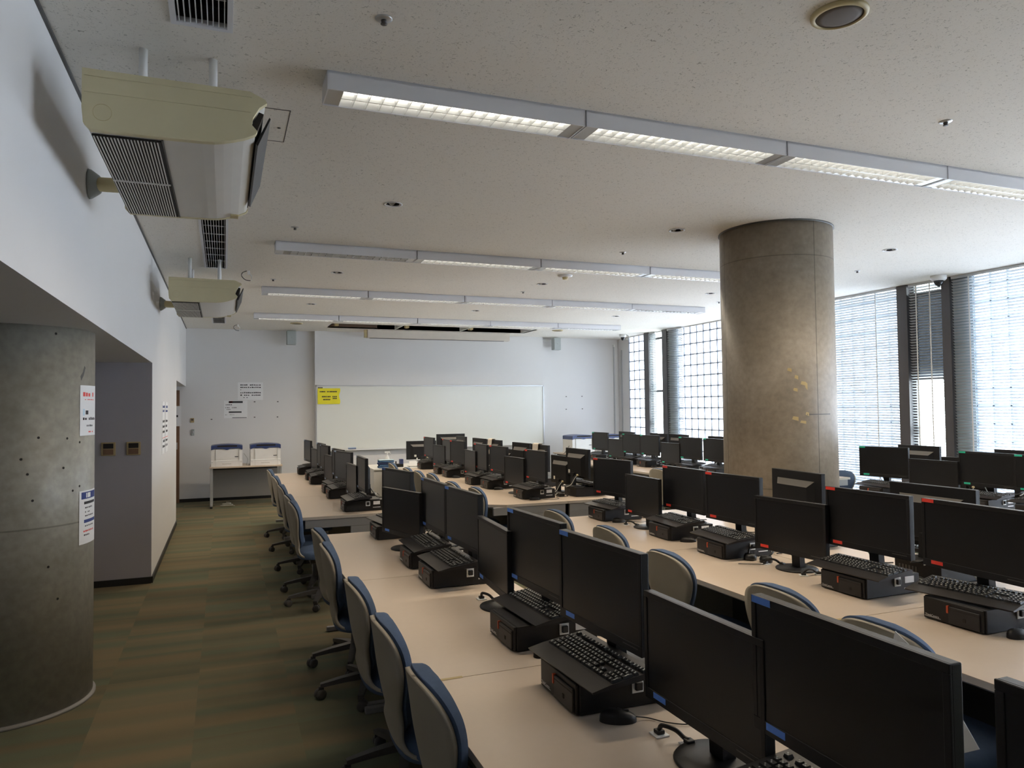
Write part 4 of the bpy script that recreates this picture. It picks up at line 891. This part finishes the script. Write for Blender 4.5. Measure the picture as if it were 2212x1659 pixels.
# ------------------------------------------------------------------ printers
def printer():
    t=thing('laser_printer','','printer'); W,Dp,Hh=.245,.44,.37
    f=[( -.02,0),(-.02,.09),(-.008,.10),(-.012,.285),(.03,.31),(Dp,.31),(Dp,0)]
    MB().prism(f,-W,W,axis='x').build('body',M['printer'],t)
    n=24; pr=[]
    for k in range(n+1):
        u=-1+2*k/n; pr.append((u*(W+.002),.300-.012*math.cos(u*PI)*0+ (.0 if abs(u)>.25 else -.022*math.cos(u/.25*PI/2))+.0))
    top=[((1-2*k/12)*(W+.002),.350+.018*math.cos((1-2*k/12)*PI/2)) for k in range(13)]
    prof2=[(-W-.002,.275)]+[(-W*.75,.305)]+[p for p in pr if abs(p[0])<W*.7]+[(W*.75,.305),(W+.002,.275)]+[( W+.002,.345)]+top[1:-1]+[(-W-.002,.345)]
    # profile in (x,z), extruded along depth
    vs=[(a,-.024,b) for a,b in prof2]+[(a,Dp,b) for a,b in prof2]; m=len(prof2)
    MB().add(vs,[(i,(i+1)%m,(i+1)%m+m,i+m) for i in range(m)]+[tuple(range(m))[::-1],tuple(range(m,2*m))]).build('top_cover',M['navy'],t)
    MB().bbox(-.15,.16,-.026,-.020,.325,.352,b=.003).build('output_slot',M['shaft'],t)
    g=MB(); g.box(-W+.004,W-.004,-.0215,-.018,.088,.091); g.box(-W+.07,-W+.072,-.0222,-.01,.0,.29); g.box(W-.052,W-.050,-.0222,-.01,.0,.29); g.build('panel_seam',M['speaker'],t)
    MB().bbox(-.07,.07,-.024,-.018,.035,.055,b=.003).build('tray_grip',M['acwhite'],t)
    MB().bbox(W-.12,W-.065,-.0145,-.0125+.0,.155,.166,b=.0006).build('name_badge',M['ink'],t)
    for x in (-W+.02,W-.02): MB().lathe([(.005,0),(.005,.003)],(x,-.0225,.07),10,ax='y').build('rivet',M['speaker'],t)
    return t
def ptable(w,d,label,loc):
    t=thing('printer_table',label,'table',loc)
    MB().bbox(0,w,0,d,.665,.69,b=.003).build('tabletop',M['desk'],t)
    for x in (.01,w-.05):
        l=MB(); l.bbox(x,x+.04,.02,.06,.06,.665,b=.004); l.bbox(x,x+.04,.0,d-.02,.035,.065,b=.006); l.bbox(x,x+.04,d-.10,d-.06,.06,.665,b=.004); leg=l.build('leg_frame',M['alu'],t)
        for y in (.03,d-.08): MB().lathe([(.001,0),(.020,.004),(.020,.03),(.001,.034)],(x+.02,y,0),14).build('caster',M['black'],leg)
    MB().box(.05,w-.05,d-.14,d-.12,.12,.60).build('modesty_panel',M['deskmetal'],t); MB().box(.05,w-.05,d-.12,d-.10,.56,.665).build('rear_beam',M['deskdark'],t)
ptable(1.16,.70,'beige-topped table carrying the two printers at the far left wall',(-.225,13.17,0))
ptable(1.50,.70,'beige-topped table carrying the two printers at the far right wall',(6.35,13.17,0))
place('printer',printer,'white laser printer with navy top, left one of the pair at far left','printer',(.045,13.27,.69),0,'laser printers along the far wall')
place('printer',printer,'white laser printer with navy top, right one of the pair at far left','printer',(.665,13.27,.69),0,'laser printers along the far wall')
place('printer',printer,'white laser printer with navy top, left one of the pair at far right','printer',(6.75,13.27,.69),0,'laser printers along the far wall')
place('printer',printer,'white laser printer half hidden behind monitors at far right','printer',(7.42,13.27,.69),0,'laser printers along the far wall')
t=thing('power_cord','grey power cord curling between the two far left printers','cable',(.36,13.35,.69)); MB().tube(spline([(-.04,.1,.2),(.02,.08,.10),(.0,.05,.004),(.05,.0,.004)]),.004).build('cord',M['gcable'],t)
t=thing('power_cord','dark power cord hanging left of the far right printers','cable',(6.45,13.4,.69)); MB().tube(spline([(.05,0,.15),(.0,0,.08),(-.07,-.05,.02),(-.12,-.1,.004)]),.005).build('cord',M['cable'],t)
# heap of cable under the left printer table
t=thing('cable_coil','loose coil of pale cable on the floor under the left printer table','cable',(.05,13.35,.006)); MB().tube([(.12*math.cos(a*.5)*(1-.02*a),.07*math.sin(a*.5),.006+.002*a) for a in range(30)],.006).build('cable_loop',M['gcable'],t)

# ------------------------------------------------------------------ teacher's desk at the front
t=thing('teacher_desk','off-white front desk beyond the far middle desks','desk',(2.14,11.26,0))
MB().bbox(0,2.2,0,1.0,.68,.70,b=.003).build('desktop',M['acwhite'],t); MB().box(.02,.62,.02,.04,0,.68).build('front_panel',M['acwhite'],t); MB().box(.0,.02,.02,.98,0,.68).build('side_panel',M['acwhite'],t); MB().box(2.18,2.2,.02,.98,0,.68).build('side_panel',M['acwhite'],t); MB().box(.62,2.18,.9,.92,.1,.68).build('modesty_panel',M['acwhite'],t)
def monset1(lab,two,la,loc,r): place('mon_%s_%d'%(lab,two),lambda:monitor(lab,two),la,'monitor',loc,r,'monitors on the front desk')
monset1('red',False,'monitor seen from behind on the front desk, left one facing the whiteboard',(3.05,11.86,DH),-PI/2+PI*0)
monset1('red',True,'high monitor seen from behind on the front desk, right one facing the whiteboard',(3.62,12.06,TT),-PI/2+.02)
place('tower',tower,'black desktop computer lying flat on the front desk under a monitor','computer',(3.62,12.03,DH),-PI/2,'computer')
t=thing('folded_cloths','stack of folded blue cloths on the left end of front desk','cloth',(2.25,11.42,DH))
for k,(m_,h,o_) in enumerate((('towel',.03,.0),('towel',.028,.008),('navy',.026,-.004),('towel',.030,.004),('cyan',.016,.002))):
    z=sum((.03,.028,.026,.030,.016)[:k]); 
    def g(i,j,h=h,z=z,o_=o_): 
        a=j*2*PI; return ((i)*.235+o_,.07+.075*math.cos(a),z+h/2+h/2*math.sin(a)*(1+.12*math.sin(i*12+k)))
    b=MB(); b.grid(g,8,12); b.build('folded_layer',M[m_],t,fix=False)
t=thing('spray_bottle','white pump spray bottle standing behind the blue cloths','bottle',(2.44,11.72,DH)); MB().lathe([(.035,0),(.037,.02),(.037,.12),(.030,.15),(.013,.185),(.013,.20)],(0,0,0),24).build('bottle_body',M['white'],t)
MB().bbox(-.04,.045,-.012,.012,.215,.240,b=.005).build('trigger_head',M['white'],t); MB().cyl((0,0,.195),.015,.022,16).build('cap',M['white'],t); MB().tube([(.035,0,.225),(.052,0,.205),(.050,0,.185)],.006).build('trigger',M['white'],t)
t=thing('tool_caddy','black desk caddy with upright block beside the blue cloths','caddy',(2.515,11.50,DH)); MB().bbox(0,.14,0,.10,0,.05,b=.004).build('tray',M['bezel'],t); MB().bbox(.085,.14,.0,.09,.05,.125,b=.004).build('upright_block',M['navy'],t); MB().lathe([(.010,0),(.010,.03),(.006,.045)],(.03,.05,.05),14).build('knob',M['bezel'],t)
t=thing('document_tray','white tray with papers under the left front desk monitor','tray',(2.73,11.45,DH)); MB().bbox(0,.17,0,.12,.012,.020,b=.002).build('tray_base',M['white'],t)
b=MB(); b.prism([(.0,.02),(.03,.09),(.034,.09),(.006,.02)],.01,.16,axis='x'); b.build('paper_panel',M['paper'],t)
for x in (.01,.15): MB().box(x,x+.01,0,.12,0,.014).build('foot',M['dkgrey'],t)
t=thing('desk_microphone','thin gooseneck microphone on the front desk before the left monitor','microphone',(2.86,11.62,DH)); MB().tube(spline([(0,0,.005),(.0,0,.05),(.03,0,.10),(.045,0,.115)]),.004).build('gooseneck',M['gcable'],t); MB().lathe([(.03,0),(.03,.008)],(0,0,0),18).build('base',M['white'],t); MB().lathe([(.002,0),(.010,.006),(.010,.02),(.002,.026)],(.045,0,.105),12).build('capsule',M['white'],t)

# ------------------------------------------------------------------ light
wd=bpy.data.worlds.new('World'); S.world=wd; wd.use_nodes=True; nt=wd.node_tree; bg=nt.nodes['Background']
tc=nt.nodes.new('ShaderNodeTexCoord'); sp=nt.nodes.new('ShaderNodeSeparateXYZ'); nt.links.new(tc.outputs['Generated'],sp.inputs[0])
rp=nt.nodes.new('ShaderNodeValToRGB'); e=rp.color_ramp.elements; e[0].position=.0; e[0].color=(.86,.89,.95,1); e[1].position=1; e[1].color=(.76,.85,1.0,1)
x=e.new(.5); x.color=(.88,.93,1,1); mr=nt.nodes.new('ShaderNodeMapRange'); mr.inputs['From Min'].default_value=-1; nt.links.new(sp.outputs['Z'],mr.inputs['Value']); nt.links.new(mr.outputs[0],rp.inputs[0]); nt.links.new(rp.outputs[0],bg.inputs[0]); bg.inputs[1].default_value=15.5
pl=bpy.data.lights.new('window_portal','AREA'); pl.shape='RECTANGLE'; pl.size=15; pl.size_y=2.9; pl.cycles.is_portal=True
po=bpy.data.objects.new('window_portal',pl); C.objects.link(po); po.location=(XR+.16,6.3,1.65); po.rotation_euler=(PI/2,0,PI/2)

S.view_settings.view_transform='Standard'; S.view_settings.look='None'; S.view_settings.gamma=1; S.view_settings.use_curve_mapping=False; S.view_settings.exposure=0.0
S.cycles.use_denoising=True; S.cycles.denoiser='OPENIMAGEDENOISE'; S.cycles.max_bounces=10; S.cycles.diffuse_bounces=6; S.cycles.transparent_max_bounces=16; S.cycles.sample_clamp_indirect=6
